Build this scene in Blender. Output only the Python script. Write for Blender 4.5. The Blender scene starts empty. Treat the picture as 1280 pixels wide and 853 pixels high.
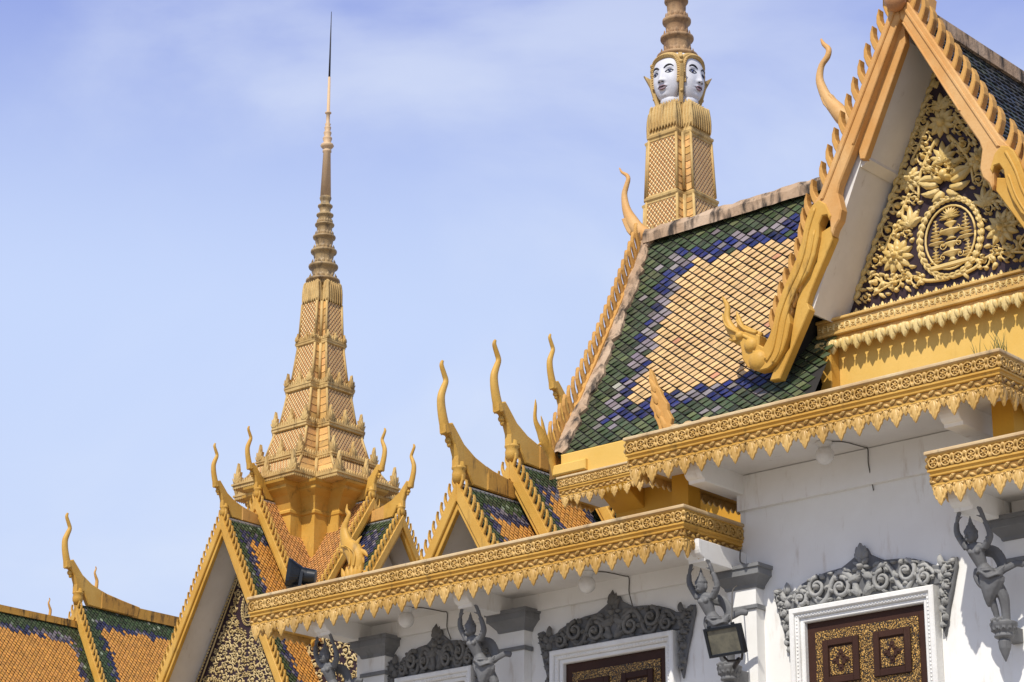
import bpy, bmesh, math, random
from math import sin, cos, pi, sqrt, radians, atan2, hypot, exp
from mathutils import Vector, Matrix

random.seed(11)
sc = bpy.context.scene
COL = sc.collection

# ------------------------------------------------------------------ camera
PITCH, YAW, ROLL = radians(19.2), radians(41.1), radians(0.25)
fw = Vector((-sin(YAW) * cos(PITCH), cos(YAW) * cos(PITCH), sin(PITCH)))
rt0 = Vector((cos(YAW), sin(YAW), 0))
up0 = rt0.cross(fw)
rt = rt0 * cos(ROLL) + up0 * sin(ROLL)
up = up0 * cos(ROLL) - rt0 * sin(ROLL)
cam = bpy.data.cameras.new('camera')
cam.sensor_width = 36.0
cam.lens = 36.0 * 3040.0 / 1280.0
cam.clip_start, cam.clip_end = 0.1, 5000
co = bpy.data.objects.new('camera', cam)
COL.objects.link(co)
M = Matrix.Identity(4)
for i in range(3):
    M[i][0], M[i][1], M[i][2] = rt[i], up[i], -fw[i]
M[2][3] = 1.6
co.matrix_world = M
sc.camera = co

# ------------------------------------------------------------------ sun and sky
SUN = Vector((0.30, -1.0, 1.22)).normalized()          # towards the sun
sl = bpy.data.lights.new('sun', 'SUN')
sl.energy, sl.angle, sl.color = 4.4, radians(0.5), (1.0, 0.94, 0.84)
so = bpy.data.objects.new('sun', sl)
so.rotation_euler = (-SUN).to_track_quat('-Z', 'Y').to_euler()
COL.objects.link(so)

w = bpy.data.worlds.new('World'); sc.world = w; w.use_nodes = True
nt = w.node_tree; nt.nodes.clear()
def N(tree, typ, **kw):
    n = tree.nodes.new(typ)
    for k, v in kw.items():
        if k.startswith('i_'):
            n.inputs[k[2:].replace('_', ' ')].default_value = v
        else:
            setattr(n, k, v)
    return n
out = N(nt, 'ShaderNodeOutputWorld'); bg = N(nt, 'ShaderNodeBackground'); bg.inputs[1].default_value = 0.1
sky = N(nt, 'ShaderNodeTexSky', sky_type='NISHITA', sun_disc=False)
sky.sun_elevation = math.asin(SUN.z)
sky.sun_rotation = atan2(SUN.x, SUN.y)
sky.air_density, sky.dust_density, sky.ozone_density = 1.1, 0.6, 2.2
tc = N(nt, 'ShaderNodeTexCoord')
mp = N(nt, 'ShaderNodeMapping'); mp.inputs['Scale'].default_value = (1.0, 1.0, 1.7)
nz = N(nt, 'ShaderNodeTexNoise'); nz.inputs['Scale'].default_value = 3.2; nz.inputs['Detail'].default_value = 7; nz.inputs['Roughness'].default_value = 0.52; nz.inputs['Distortion'].default_value = 0.5
nt.links.new(tc.outputs['Generated'], mp.inputs[0]); nt.links.new(mp.outputs[0], nz.inputs['Vector'])
sep = N(nt, 'ShaderNodeSeparateXYZ'); nt.links.new(tc.outputs['Generated'], sep.inputs[0])
def wramp(src, a, b, c, d):
    r = N(nt, 'ShaderNodeMapRange'); r.interpolation_type = 'SMOOTHSTEP'
    for i, v in enumerate((a, b, c, d)): r.inputs[i + 1].default_value = v
    nt.links.new(src, r.inputs[0]); return r.outputs[0]
def wmix(fac, a, b):
    m_ = N(nt, 'ShaderNodeMix', data_type='RGBA'); nt.links.new(fac, m_.inputs[0])
    for k, v in ((6, a), (7, b)):
        if isinstance(v, tuple): m_.inputs[k].default_value = (*v, 1)
        else: nt.links.new(v, m_.inputs[k])
    return m_.outputs[2]
z_ = sep.outputs[2]
def wmul(a, b):
    m_ = N(nt, 'ShaderNodeMath', operation='MULTIPLY'); nt.links.new(a, m_.inputs[0]); nt.links.new(b, m_.inputs[1]); return m_.outputs[0]
violet = wmix(wramp(z_, 0.50, 0.78, 0.80, 0.0), sky.outputs[0], (3.1, 3.95, 8.8))            # humid violet-blue air below about 45 degrees
pale = wmix(wramp(z_, 0.33, 0.49, 0.95, 0.0), violet, (5.9, 7.1, 9.9))                      # paling towards the horizon
cloud = wmul(wramp(nz.outputs['Fac'], 0.43, 0.66, 0.0, 0.6), wramp(z_, 0.38, 0.70, 1.0, 0.12))
veil = wmix(cloud, pale, (7.7, 8.4, 9.8))
nz2 = N(nt, 'ShaderNodeTexNoise'); nz2.inputs['Scale'].default_value = 2.1; nz2.inputs['Detail'].default_value = 5
mp2 = N(nt, 'ShaderNodeMapping'); mp2.inputs['Location'].default_value = (3.1, 0.4, 0.2); mp2.inputs['Scale'].default_value = (1, 1, 2.2)
nt.links.new(tc.outputs['Generated'], mp2.inputs[0]); nt.links.new(mp2.outputs[0], nz2.inputs['Vector'])
grey = wmul(wramp(nz2.outputs['Fac'], 0.50, 0.72, 0.0, 0.6), wramp(z_, 0.24, 0.40, 1.0, 0.0))
hazeband = wramp(z_, 0.20, 0.33, 0.5, 0.0)
final = wmix(wmul(hazeband, wramp(nz2.outputs['Fac'], 0.35, 0.6, 1.0, 0.25)), wmix(grey, veil, (5.2, 6.1, 7.8)), (7.0, 7.9, 9.4))
nt.links.new(final, bg.inputs[0]); nt.links.new(bg.outputs[0], out.inputs[0])

vs = sc.view_settings
vs.view_transform, vs.look, vs.exposure, vs.gamma = 'Standard', 'None', 0.0, 1.0
vs.use_curve_mapping = False

# ------------------------------------------------------------------ materials
def mat_base(name):
    m = bpy.data.materials.new(name); m.use_nodes = True
    t = m.node_tree; b = t.nodes['Principled BSDF']
    return m, t, b
def pos_noise(t, scale, detail=5, rough=0.6, sq=(1, 1, 1)):
    g = N(t, 'ShaderNodeNewGeometry'); mp = N(t, 'ShaderNodeMapping'); mp.inputs['Scale'].default_value = sq
    n = N(t, 'ShaderNodeTexNoise'); n.inputs['Scale'].default_value = scale; n.inputs['Detail'].default_value = detail; n.inputs['Roughness'].default_value = rough
    t.links.new(g.outputs['Position'], mp.inputs[0]); t.links.new(mp.outputs[0], n.inputs['Vector'])
    return n
def ramp(t, src, p0, p1, c0=0.0, c1=1.0):
    r = N(t, 'ShaderNodeMapRange'); r.interpolation_type = 'SMOOTHSTEP'
    r.inputs[1].default_value, r.inputs[2].default_value, r.inputs[3].default_value, r.inputs[4].default_value = p0, p1, c0, c1
    t.links.new(src, r.inputs[0]); return r.outputs[0]
def mix(t, fac, a, b, blend='MIX'):
    m = N(t, 'ShaderNodeMix', data_type='RGBA'); m.blend_type = blend
    if isinstance(fac, float): m.inputs[0].default_value = fac
    else: t.links.new(fac, m.inputs[0])
    for k, v in ((6, a), (7, b)):
        if isinstance(v, tuple): m.inputs[k].default_value = (*v, 1) if len(v) == 3 else v
        else: t.links.new(v, m.inputs[k])
    return m.outputs[2]
def bump(t, b, src, strength, dist=0.01):
    n = N(t, 'ShaderNodeBump'); n.inputs['Strength'].default_value = strength; n.inputs['Distance'].default_value = dist
    t.links.new(src, n.inputs['Height']); t.links.new(n.outputs[0], b.inputs['Normal'])
def stucco(name, base, alt, dirt, amount=0.5, rough=0.65, bumps=0.35, spec=0.35, streak=0.55, fine=28):
    m, t, b = mat_base(name)
    n1 = pos_noise(t, 1.3, 4); n2 = pos_noise(t, fine, 4); n3 = pos_noise(t, 2.2, 6, 0.65, (2.5, 2.5, 0.55))
    c = mix(t, ramp(t, n1.outputs['Fac'], 0.35, 0.65), base, alt)
    c = mix(t, ramp(t, n2.outputs['Fac'], 0.42, 0.8, 0.0, 0.5), c, alt)
    c = mix(t, ramp(t, n3.outputs['Fac'], streak, streak + 0.2, 0.0, amount), c, dirt)
    t.links.new(c, b.inputs['Base Color']); b.inputs['Roughness'].default_value = rough
    b.inputs['Specular IOR Level'].default_value = spec
    bump(t, b, n2.outputs['Fac'], bumps, 0.012)
    return m
GOLD = stucco('ochre_gold_paint', (0.60, 0.355, 0.075), (0.53, 0.285, 0.045), (0.12, 0.07, 0.025), 0.6, 0.55)
GOLD_OLD = stucco('weathered_gold_paint', (0.60, 0.33, 0.09), (0.52, 0.27, 0.07), (0.10, 0.06, 0.03), 0.55, 0.7)
GOLD_PINK = stucco('sun_bleached_gold_paint', (0.64, 0.385, 0.155), (0.57, 0.29, 0.085), (0.26, 0.13, 0.05), 0.45, 0.6)
BUD = stucco('terracotta_tinted_gold', (0.46, 0.23, 0.10), (0.36, 0.16, 0.06), (0.12, 0.06, 0.03), 0.5, 0.5)
GOLD_MOSS = stucco('stained_gold_ridge', (0.55, 0.29, 0.05), (0.42, 0.21, 0.04), (0.035, 0.024, 0.012), 0.95, 0.75, streak=0.47)
YELLOW = stucco('yellow_wall_paint', (0.72, 0.46, 0.12), (0.68, 0.42, 0.09), (0.40, 0.2, 0.05), 0.3, 0.7, 0.15)
OCHRE_DARK = stucco('deep_ochre_wall', (0.55, 0.28, 0.02), (0.5, 0.24, 0.018), (0.25, 0.11, 0.02), 0.35, 0.7, 0.15)
ORN = stucco('gilt_ornament', (0.68, 0.44, 0.145), (0.47, 0.27, 0.06), (0.11, 0.06, 0.02), 0.5, 0.4, 0.4, 0.55, 0.55, 42)
FRIEZE_G = stucco('ochre_ground_recess_shade', (0.30, 0.16, 0.035), (0.22, 0.11, 0.02), (0.10, 0.05, 0.015), 0.4, 0.6)  # frieze backing: ochre darkened to paint shade into the carving's recesses
ORN_PALE = stucco('pale_gilt_ornament', (0.74, 0.56, 0.24), (0.64, 0.45, 0.15), (0.2, 0.13, 0.05), 0.2, 0.42, 0.3, 0.5)
TOWER_GOLD = stucco('tower_gilt', (0.60, 0.42, 0.17), (0.46, 0.29, 0.10), (0.10, 0.065, 0.03), 0.65, 0.6, streak=0.5)
SPIRE_OLD = stucco('flaking_spire_gilt', (0.60, 0.42, 0.25), (0.55, 0.37, 0.21), (0.28, 0.16, 0.09), 0.4, 0.6, streak=0.58)
BRONZE = stucco('bronzed_spire_rings', (0.40, 0.28, 0.13), (0.30, 0.19, 0.08), (0.06, 0.04, 0.025), 0.75, 0.55, 0.5, 0.5, 0.46)
ROSE_STONE = stucco('reddish_spire_stucco', (0.44, 0.29, 0.15), (0.31, 0.18, 0.09), (0.07, 0.04, 0.025), 0.6, 0.65, streak=0.48)
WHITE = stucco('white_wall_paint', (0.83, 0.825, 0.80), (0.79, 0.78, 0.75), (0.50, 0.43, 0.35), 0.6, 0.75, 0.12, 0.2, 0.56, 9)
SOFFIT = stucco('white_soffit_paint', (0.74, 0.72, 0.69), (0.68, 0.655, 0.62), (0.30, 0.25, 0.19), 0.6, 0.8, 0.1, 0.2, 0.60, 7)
FRAME_W = stucco('white_moulded_frame', (0.78, 0.78, 0.76), (0.70, 0.69, 0.66), (0.4, 0.36, 0.3), 0.3, 0.6, 0.3)
GREY = stucco('grey_stucco', (0.155, 0.157, 0.16), (0.115, 0.116, 0.12), (0.045, 0.044, 0.042), 0.5, 0.6, 0.3)
GREY_ORN = stucco('grey_carving', (0.36, 0.36, 0.35), (0.27, 0.27, 0.26), (0.07, 0.068, 0.062), 0.4, 0.65, 0.3)  # crest grey, lighter copy for the sunlit door
GREY_SHADE_ORN = stucco('shaded_grey_carving', (0.185, 0.18, 0.17), (0.14, 0.135, 0.127), (0.05, 0.048, 0.045), 0.4, 0.7, 0.3)  # same crest grey, eave shade painted in for the wing doors
RIDGE = stucco('flaking_ridge_plaster', (0.54, 0.40, 0.28), (0.40, 0.27, 0.17), (0.045, 0.035, 0.028), 1.0, 0.85, 1.0, streak=0.455, fine=13)
COPING = stucco('stained_coping', (0.62, 0.48, 0.28), (0.5, 0.34, 0.17), (0.12, 0.09, 0.06), 0.7, 0.75)
TERRACE = stucco('grey_terrace_cement', (0.3, 0.28, 0.25), (0.24, 0.22, 0.2), (0.07, 0.06, 0.05), 0.6, 0.9)
def plain(name, col, rough=0.5, metal=0.0, **kw):
    m, t, b = mat_base(name)
    n = pos_noise(t, 14, 4)
    c = mix(t, ramp(t, n.outputs['Fac'], 0.3, 0.75, 0.0, 0.6), col, tuple(x * 0.75 for x in col))
    t.links.new(c, b.inputs['Base Color'])
    b.inputs['Roughness'].default_value = rough; b.inputs['Metallic'].default_value = metal
    return m
PURPLE = plain('dark_maroon_ground', (0.024, 0.008, 0.015), 0.6)
BLACK = plain('black_enamel', (0.006, 0.009, 0.014), 0.35)
LACQUER = stucco('dark_brown_lacquer', (0.05, 0.021, 0.013), (0.036, 0.015, 0.01), (0.11, 0.065, 0.04), 0.3, 0.6, 0.1, 0.2, 0.6, 40)
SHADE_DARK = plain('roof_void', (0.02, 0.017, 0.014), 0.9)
IRON = plain('dark_iron', (0.05, 0.045, 0.045), 0.5, 0.6)
FACE_W = stucco('white_face_paint', (0.66, 0.67, 0.72), (0.58, 0.58, 0.63), (0.22, 0.2, 0.21), 0.55, 0.6, 0.15, 0.35, 0.56, 16)
EYE_K = plain('black_face_paint', (0.012, 0.012, 0.02), 0.5)
EYE_B = plain('blue_iris_paint', (0.04, 0.06, 0.2), 0.4)
LIP = plain('mauve_lip_paint', (0.26, 0.17, 0.2), 0.5)
CABLE = plain('grey_cable', (0.10, 0.092, 0.082), 0.6)
GREY_CAP = stucco('grey_capital_paint', (0.215, 0.22, 0.225), (0.165, 0.168, 0.172), (0.06, 0.058, 0.055), 0.5, 0.6, 0.25)
ORN_GREY = stucco('dulled_gilt_scrollwork', (0.60, 0.47, 0.24), (0.45, 0.33, 0.14), (0.14, 0.1, 0.06), 0.4, 0.5)
def mat_globe():
    m, t, b = mat_base('milky_globe_glass')
    b.inputs['Base Color'].default_value = (0.72, 0.71, 0.68, 1); b.inputs['Roughness'].default_value = 0.18
    n = pos_noise(t, 20, 3); c = mix(t, ramp(t, n.outputs['Fac'], 0.4, 0.8, 0, 0.4), (0.72, 0.71, 0.68), (0.55, 0.52, 0.46)); t.links.new(c, b.inputs['Base Color'])
    return m
GLOBE = mat_globe()
def mat_lampglass():
    m, t, b = mat_base('flood_glass')
    n = pos_noise(t, 9, 4); c = mix(t, ramp(t, n.outputs['Fac'], 0.35, 0.7), (0.16, 0.15, 0.11), (0.10, 0.095, 0.075)); t.links.new(c, b.inputs['Base Color'])
    b.inputs['Roughness'].default_value = 0.15; return m
LAMPGLASS = mat_lampglass()
def mat_tile(name, rough, spec):
    m, t, b = mat_base(name)
    a = N(t, 'ShaderNodeAttribute', attribute_name='tint')
    n = pos_noise(t, 11, 5, 0.7); n2 = pos_noise(t, 3.0, 5, 0.6)
    c = mix(t, ramp(t, n.outputs['Fac'], 0.4, 0.75, 0, 0.45), a.outputs['Color'], (0.13, 0.10, 0.07))
    c = mix(t, ramp(t, n2.outputs['Fac'], 0.55, 0.75, 0, 0.35), c, (0.05, 0.045, 0.03))
    t.links.new(c, b.inputs['Base Color'])
    t.links.new(ramp(t, n.outputs['Fac'], 0.3, 0.8, rough, min(1, rough + 0.35)), b.inputs['Roughness'])
    b.inputs['Specular IOR Level'].default_value = spec
    bump(t, b, n.outputs['Fac'], 0.3, 0.01)
    return m
TILE = mat_tile('glazed_roof_tile', 0.26, 0.5)
TILE_M = mat_tile('matt_roof_tile', 0.4, 0.4)
def mat_lattice():
    m, t, b = mat_base('lattice_tower_tile')
    u = N(t, 'ShaderNodeUVMap', uv_map='UVMap'); s = N(t, 'ShaderNodeSeparateXYZ'); t.links.new(u.outputs[0], s.inputs[0])
    def mth(op, a, bb=None):
        n = N(t, 'ShaderNodeMath', operation=op)
        for i, v in enumerate((a, bb)):
            if v is None: continue
            if isinstance(v, (int, float)): n.inputs[i].default_value = v
            else: t.links.new(v, n.inputs[i])
        return n.outputs[0]
    us = mth('MULTIPLY', s.outputs[0], 1.25)
    p = mth('ADD', us, s.outputs[1]); q = mth('SUBTRACT', us, s.outputs[1])
    k = 7.6
    fp = mth('FRACT', mth('MULTIPLY', p, k)); fq = mth('FRACT', mth('MULTIPLY', q, k))
    dp = mth('ABSOLUTE', mth('SUBTRACT', fp, 0.5)); dq = mth('ABSOLUTE', mth('SUBTRACT', fq, 0.5))
    d = mth('MAXIMUM', dp, dq)
    dl = dp; dk = dq
    cell = mth('ADD', mth('FLOOR', mth('MULTIPLY', p, k)), mth('MULTIPLY', mth('FLOOR', mth('MULTIPLY', q, k)), 17.3))
    wn = N(t, 'ShaderNodeTexWhiteNoise', noise_dimensions='1D'); t.links.new(cell, wn.inputs['W'])
    n1 = pos_noise(t, 1.6, 5)
    c = mix(t, wn.outputs['Value'], (0.70, 0.39, 0.13), (0.56, 0.27, 0.08))
    c = mix(t, ramp(t, n1.outputs['Fac'], 0.5, 0.72, 0, 0.35), c, (0.6, 0.27, 0.09))
    c = mix(t, ramp(t, dl, 0.26, 0.36), c, (0.80, 0.60, 0.29))
    c = mix(t, ramp(t, dk, 0.32, 0.42), c, (0.15, 0.06, 0.022))
    t.links.new(c, b.inputs['Base Color']); b.inputs['Roughness'].default_value = 0.5
    h = ramp(t, d, 0.2, 0.48, 1, 0)
    h2 = mth('ADD', h, mth('MULTIPLY', fq, -0.5))
    bump(t, b, h2, 0.8, 0.02)
    return m
LATTICE = mat_lattice()
def mat_carved():
    m, t, b = mat_base('gilt_carved_panel')
    g = N(t, 'ShaderNodeNewGeometry'); n = N(t, 'ShaderNodeTexNoise'); n.inputs['Scale'].default_value = 14; n.inputs['Detail'].default_value = 2
    t.links.new(g.outputs['Position'], n.inputs['Vector'])
    ad = N(t, 'ShaderNodeVectorMath', operation='MULTIPLY_ADD'); ad.inputs[1].default_value = (0.11, 0.11, 0.11)
    t.links.new(n.outputs['Color'], ad.inputs[0]); t.links.new(g.outputs['Position'], ad.inputs[2])
    v = N(t, 'ShaderNodeTexVoronoi', feature='DISTANCE_TO_EDGE'); v.inputs['Scale'].default_value = 38
    t.links.new(ad.outputs[0], v.inputs['Vector'])
    f = ramp(t, v.outputs['Distance'], 0.06, 0.2)
    n2 = pos_noise(t, 45, 3)
    gold = mix(t, ramp(t, n2.outputs['Fac'], 0.35, 0.7), (0.66, 0.40, 0.11), (0.34, 0.17, 0.035))
    c = mix(t, f, (0.02, 0.011, 0.007), gold)
    t.links.new(c, b.inputs['Base Color']); b.inputs['Roughness'].default_value = 0.42
    bump(t, b, f, 1.0, 0.012)
    return m
CARVED = mat_carved()
def mat_grass():
    m, t, b = mat_base('dry_grass'); n = pos_noise(t, 9); c = mix(t, n.outputs['Fac'], (0.16, 0.15, 0.04), (0.09, 0.10, 0.02)); t.links.new(c, b.inputs['Base Color']); return m
GRASS = mat_grass()
def mat_ground():
    m, t, b = mat_base('pale_paving'); n = pos_noise(t, 0.4); br = N(t, 'ShaderNodeTexBrick'); br.inputs['Scale'].default_value = 1.0
    g = N(t, 'ShaderNodeNewGeometry'); t.links.new(g.outputs['Position'], br.inputs['Vector'])
    br.inputs['Color1'].default_value = (0.36, 0.31, 0.25, 1); br.inputs['Color2'].default_value = (0.32, 0.275, 0.22, 1); br.inputs['Mortar'].default_value = (0.18, 0.17, 0.15, 1)
    c = mix(t, ramp(t, n.outputs['Fac'], 0.4, 0.7, 0, 0.3), br.outputs['Color'], (0.3, 0.28, 0.24)); t.links.new(c, b.inputs['Base Color']); b.inputs['Roughness'].default_value = 0.85
    return m
PAVING = mat_ground()

# ------------------------------------------------------------------ mesh builder
class MB:
    def __init__(s):
        s.v = []; s.f = []; s.mi = []; s.sm = []; s.col = []; s.uv = []
    def add(s, verts, faces, mi=0, smooth=False, col=None, uvs=None):
        o = len(s.v); s.v.extend([tuple(p) for p in verts])
        for k, f in enumerate(faces):
            s.f.append(tuple(i + o for i in f)); s.mi.append(mi); s.sm.append(smooth); s.col.append(col)
            s.uv.append(uvs[k] if uvs else None)
    def mesh(s, name, mats, off):
        me = bpy.data.meshes.new(name)
        me.from_pydata([(p[0] - off[0], p[1] - off[1], p[2] - off[2]) for p in s.v], [], s.f)
        for m in mats: me.materials.append(m)
        me.polygons.foreach_set('material_index', s.mi); me.polygons.foreach_set('use_smooth', s.sm)
        if any(c is not None for c in s.col):
            a = me.color_attributes.new('tint', 'FLOAT_COLOR', 'CORNER'); d = []
            for f, c in zip(s.f, s.col):
                c = c or (0.1, 0.1, 0.1)
                d.extend([c[0], c[1], c[2], 1.0] * len(f))
            a.data.foreach_set('color', d)
        if any(u is not None for u in s.uv):
            l = me.uv_layers.new(name='UVMap'); d = []
            for f, u in zip(s.f, s.uv):
                for k in range(len(f)): d.extend(u[k] if u else (0, 0))
            l.data.foreach_set('uv', d)
        bm = bmesh.new(); bm.from_mesh(me); bmesh.ops.recalc_face_normals(bm, faces=bm.faces); bm.to_mesh(me); bm.free()
        return me

def rootloc(o):
    while o.parent: o = o.parent
    return o.location
def tagit(o, label=None, cat=None, group=None, kind=None):
    for k, v in (('label', label), ('category', cat), ('group', group), ('kind', kind)):
        if v: o[k] = v
def thing(name, loc, label, cat, group=None):
    o = bpy.data.objects.new(name, None); o.empty_display_size = 0.2; o.location = loc; COL.objects.link(o)
    tagit(o, label, cat, group); return o
def part(mb, name, mats, parent, label=None):
    if not isinstance(mats, (list, tuple)): mats = [mats]
    o = bpy.data.objects.new(name, mb.mesh(name, mats, rootloc(parent))); o.parent = parent; COL.objects.link(o)
    if label: o['label'] = label
    return o
def solo(mb, name, mats, loc, label, cat, group=None, kind=None):
    if not isinstance(mats, (list, tuple)): mats = [mats]
    o = bpy.data.objects.new(name, mb.mesh(name, mats, loc)); o.location = loc; COL.objects.link(o)
    tagit(o, label, cat, group, kind); return o
def spread(mb, name, mats, parent, spots):
    """one mesh built round the world origin, copied as sub-parts to world spots"""
    me = mb.mesh(name, mats if isinstance(mats, (list, tuple)) else [mats], (0, 0, 0)); r = rootloc(parent)
    first = None
    for p in spots:
        o = bpy.data.objects.new(name, me) if first is None else first.copy()
        first = first or o
        o.parent = parent; o.location = (p[0] - r[0], p[1] - r[1], p[2] - r[2]); COL.objects.link(o)

def frame(o, u, n):
    o = Vector(o); u = Vector(u); n = Vector(n); z = Vector((0, 0, 1))
    return lambda a, b, c: o + u * a + n * b + z * c
def FRONT(x, y, z=0): return frame((x, y, z), (1, 0, 0), (0, -1, 0))      # faces -Y
def EAST(x, y, z=0): return frame((x, y, z), (0, 1, 0), (1, 0, 0))       # faces +X
def WEST(x, y, z=0): return frame((x, y, z), (0, -1, 0), (-1, 0, 0))     # faces -X
def NORTH(x, y, z=0): return frame((x, y, z), (-1, 0, 0), (0, 1, 0))     # faces +Y
def side(T): return lambda a, b, c: T(b, a, c)                            # polygon in (n, z), thickness along u

BOXF = [(0, 1, 2, 3), (7, 6, 5, 4), (0, 4, 5, 1), (1, 5, 6, 2), (2, 6, 7, 3), (3, 7, 4, 0)]
def box(mb, T, u0, u1, n0, n1, z0, z1, mi=0, ch=0.0, col=None):
    if ch <= 0:
        v = [T(u0, n0, z0), T(u1, n0, z0), T(u1, n1, z0), T(u0, n1, z0), T(u0, n0, z1), T(u1, n0, z1), T(u1, n1, z1), T(u0, n1, z1)]
        mb.add(v, BOXF, mi, col=col); return
    prism(mb, T, [(u0, z0), (u1, z0), (u1, z1), (u0, z1)], n0, n1, mi, ch)
W0 = lambda a, b, c: Vector((a, b, c))
def wbox(mb, x0, x1, y0, y1, z0, z1, mi=0): box(mb, W0, x0, x1, y0, y1, z0, z1, mi)
def inset(poly, e):
    n = len(poly); ar = sum(poly[i][0] * poly[(i + 1) % n][1] - poly[(i + 1) % n][0] * poly[i][1] for i in range(n))
    s = 1 if ar > 0 else -1; o = []
    for i in range(n):
        a, b, c = poly[i - 1], poly[i], poly[(i + 1) % n]
        d1 = (b[0] - a[0], b[1] - a[1]); d2 = (c[0] - b[0], c[1] - b[1])
        l1 = hypot(*d1) or 1; l2 = hypot(*d2) or 1
        nx, ny = -(d1[1] / l1 + d2[1] / l2) * s, (d1[0] / l1 + d2[0] / l2) * s
        l = hypot(nx, ny) or 1
        k = min(1.6, 2.0 / max(l, 0.7))
        o.append((b[0] + nx / l * e * k, b[1] + ny / l * e * k))
    return o
def prism(mb, T, poly, n0, n1, mi=0, ch=0.0, smooth=False):
    k = len(poly); rings = [(poly, n0), (poly, n1)]
    if ch > 0:
        s = 1 if n1 > n0 else -1
        q = inset(poly, ch); rings = [(q, n0), (poly, n0 + s * ch), (poly, n1 - s * ch), (q, n1)]
    v = []; f = []
    for p, n in rings: v += [T(a, n, b) for a, b in p]
    for r in range(len(rings) - 1):
        for i in range(k):
            j = (i + 1) % k; f.append((r * k + i, r * k + j, (r + 1) * k + j, (r + 1) * k + i))
    f.append(tuple(range(k - 1, -1, -1))); f.append(tuple((len(rings) - 1) * k + i for i in range(k)))
    mb.add(v, f, mi, smooth)
def tube(mb, pts, rad, seg=8, mi=0, flat=None, cap=True, smooth=True):
    """swept tube through world points; flat=(axis, factor) squeezes it along a world axis"""
    pts = [Vector(p) for p in pts]; n = len(pts); v = []; f = []
    t0 = (pts[1] - pts[0]).normalized(); ref = Vector((0, 0, 1)) if abs(t0.z) < 0.9 else Vector((0, 1, 0))
    if flat: ref = Vector(flat[0])
    a = (ref - t0 * ref.dot(t0)).normalized()
    for i in range(n):
        t = (pts[min(i + 1, n - 1)] - pts[max(i - 1, 0)])
        t = t.normalized() if t.length > 1e-9 else t0
        a = (a - t * a.dot(t)).normalized() if not flat else (ref - t * ref.dot(t)).normalized()
        b = t.cross(a)
        r = rad[i] if isinstance(rad, (list, tuple)) else rad
        fa = flat[1] if flat else 1
        for k in range(seg):
            g = 2 * pi * k / seg; v.append(pts[i] + a * (cos(g) * r * fa) + b * (sin(g) * r))
    for i in range(n - 1):
        for k in range(seg):
            j = (k + 1) % seg; f.append((i * seg + k, i * seg + j, (i + 1) * seg + j, (i + 1) * seg + k))
    if cap: f.append(tuple(range(seg - 1, -1, -1))); f.append(tuple((n - 1) * seg + k for k in range(seg)))
    mb.add(v, f, mi, smooth)
def lathe(mb, c, prof, seg=20, mi=0, T=None, smooth=True):
    v = []; f = []; n = len(prof); T = T or W0
    for r, z in prof:
        for k in range(seg):
            g = 2 * pi * k / seg; v.append(T(c[0] + r * cos(g), c[1] + r * sin(g), c[2] + z))
    for i in range(n - 1):
        for k in range(seg):
            j = (k + 1) % seg; f.append((i * seg + k, i * seg + j, (i + 1) * seg + j, (i + 1) * seg + k))
    f.append(tuple(range(seg - 1, -1, -1))); f.append(tuple((n - 1) * seg + k for k in range(seg)))
    mb.add(v, f, mi, smooth)
def ellip(mb, T, c, r, mi=0, su=10, sv=7, smooth=True):
    v = []; f = []
    for i in range(sv + 1):
        th = pi * i / sv
        for k in range(su):
            g = 2 * pi * k / su; v.append(T(c[0] + r[0] * sin(th) * cos(g), c[1] + r[1] * sin(th) * sin(g), c[2] + r[2] * cos(th)))
    for i in range(sv):
        for k in range(su):
            j = (k + 1) % su; f.append((i * su + k, i * su + j, (i + 1) * su + j, (i + 1) * su + k))
    mb.add(v, f, mi, smooth)
def smoothline(pts, n):
    """Catmull-Rom through tuples"""
    o = []; m = len(pts)
    for i in range(m - 1):
        p = [pts[max(i - 1, 0)], pts[i], pts[i + 1], pts[min(i + 2, m - 1)]]
        for k in range(n):
            t = k / n
            o.append(tuple(0.5 * (2 * p[1][d] + (p[2][d] - p[0][d]) * t + (2 * p[0][d] - 5 * p[1][d] + 4 * p[2][d] - p[3][d]) * t * t + (3 * p[1][d] - p[0][d] - 3 * p[2][d] + p[3][d]) * t ** 3) for d in range(len(pts[0]))))
    o.append(tuple(pts[-1])); return o

# ------------------------------------------------------------------ relief carving (u right, z up, n out of the surface)
def leaf(mb, T, u, z, ang, L, Wd, h, n0=0.0, lobes=0, curl=0.0, mi=0, ns=7):
    v = []; f = []; x, y, a = u, z, ang
    for i in range(ns + 1):
        t = i / ns
        wv = Wd * (sin(pi * min(1, 0.12 + 0.88 * t)) ** 0.8) * (1 - 0.35 * t) * (1.0 if not lobes else 0.78 + 0.34 * abs(sin(pi * lobes * t)))
        if i == ns: wv = 0.0005
        hh = h * (0.35 + 0.65 * sin(pi * min(1, 0.15 + 0.8 * t)))
        px, py = -sin(a), cos(a)
        v += [T(x + px * wv, n0, y + py * wv), T(x + px * wv * 0.5, n0 + hh * 0.85, y + py * wv * 0.5), T(x, n0 + hh * 0.62, y), T(x - px * wv * 0.5, n0 + hh * 0.85, y - py * wv * 0.5), T(x - px * wv, n0, y - py * wv)]
        x += cos(a) * L / ns; y += sin(a) * L / ns; a += curl / ns
    for i in range(ns):
        for k in range(4): f.append((i * 5 + k, i * 5 + k + 1, (i + 1) * 5 + k + 1, (i + 1) * 5 + k))
    mb.add(v, f, mi, True)
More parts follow.
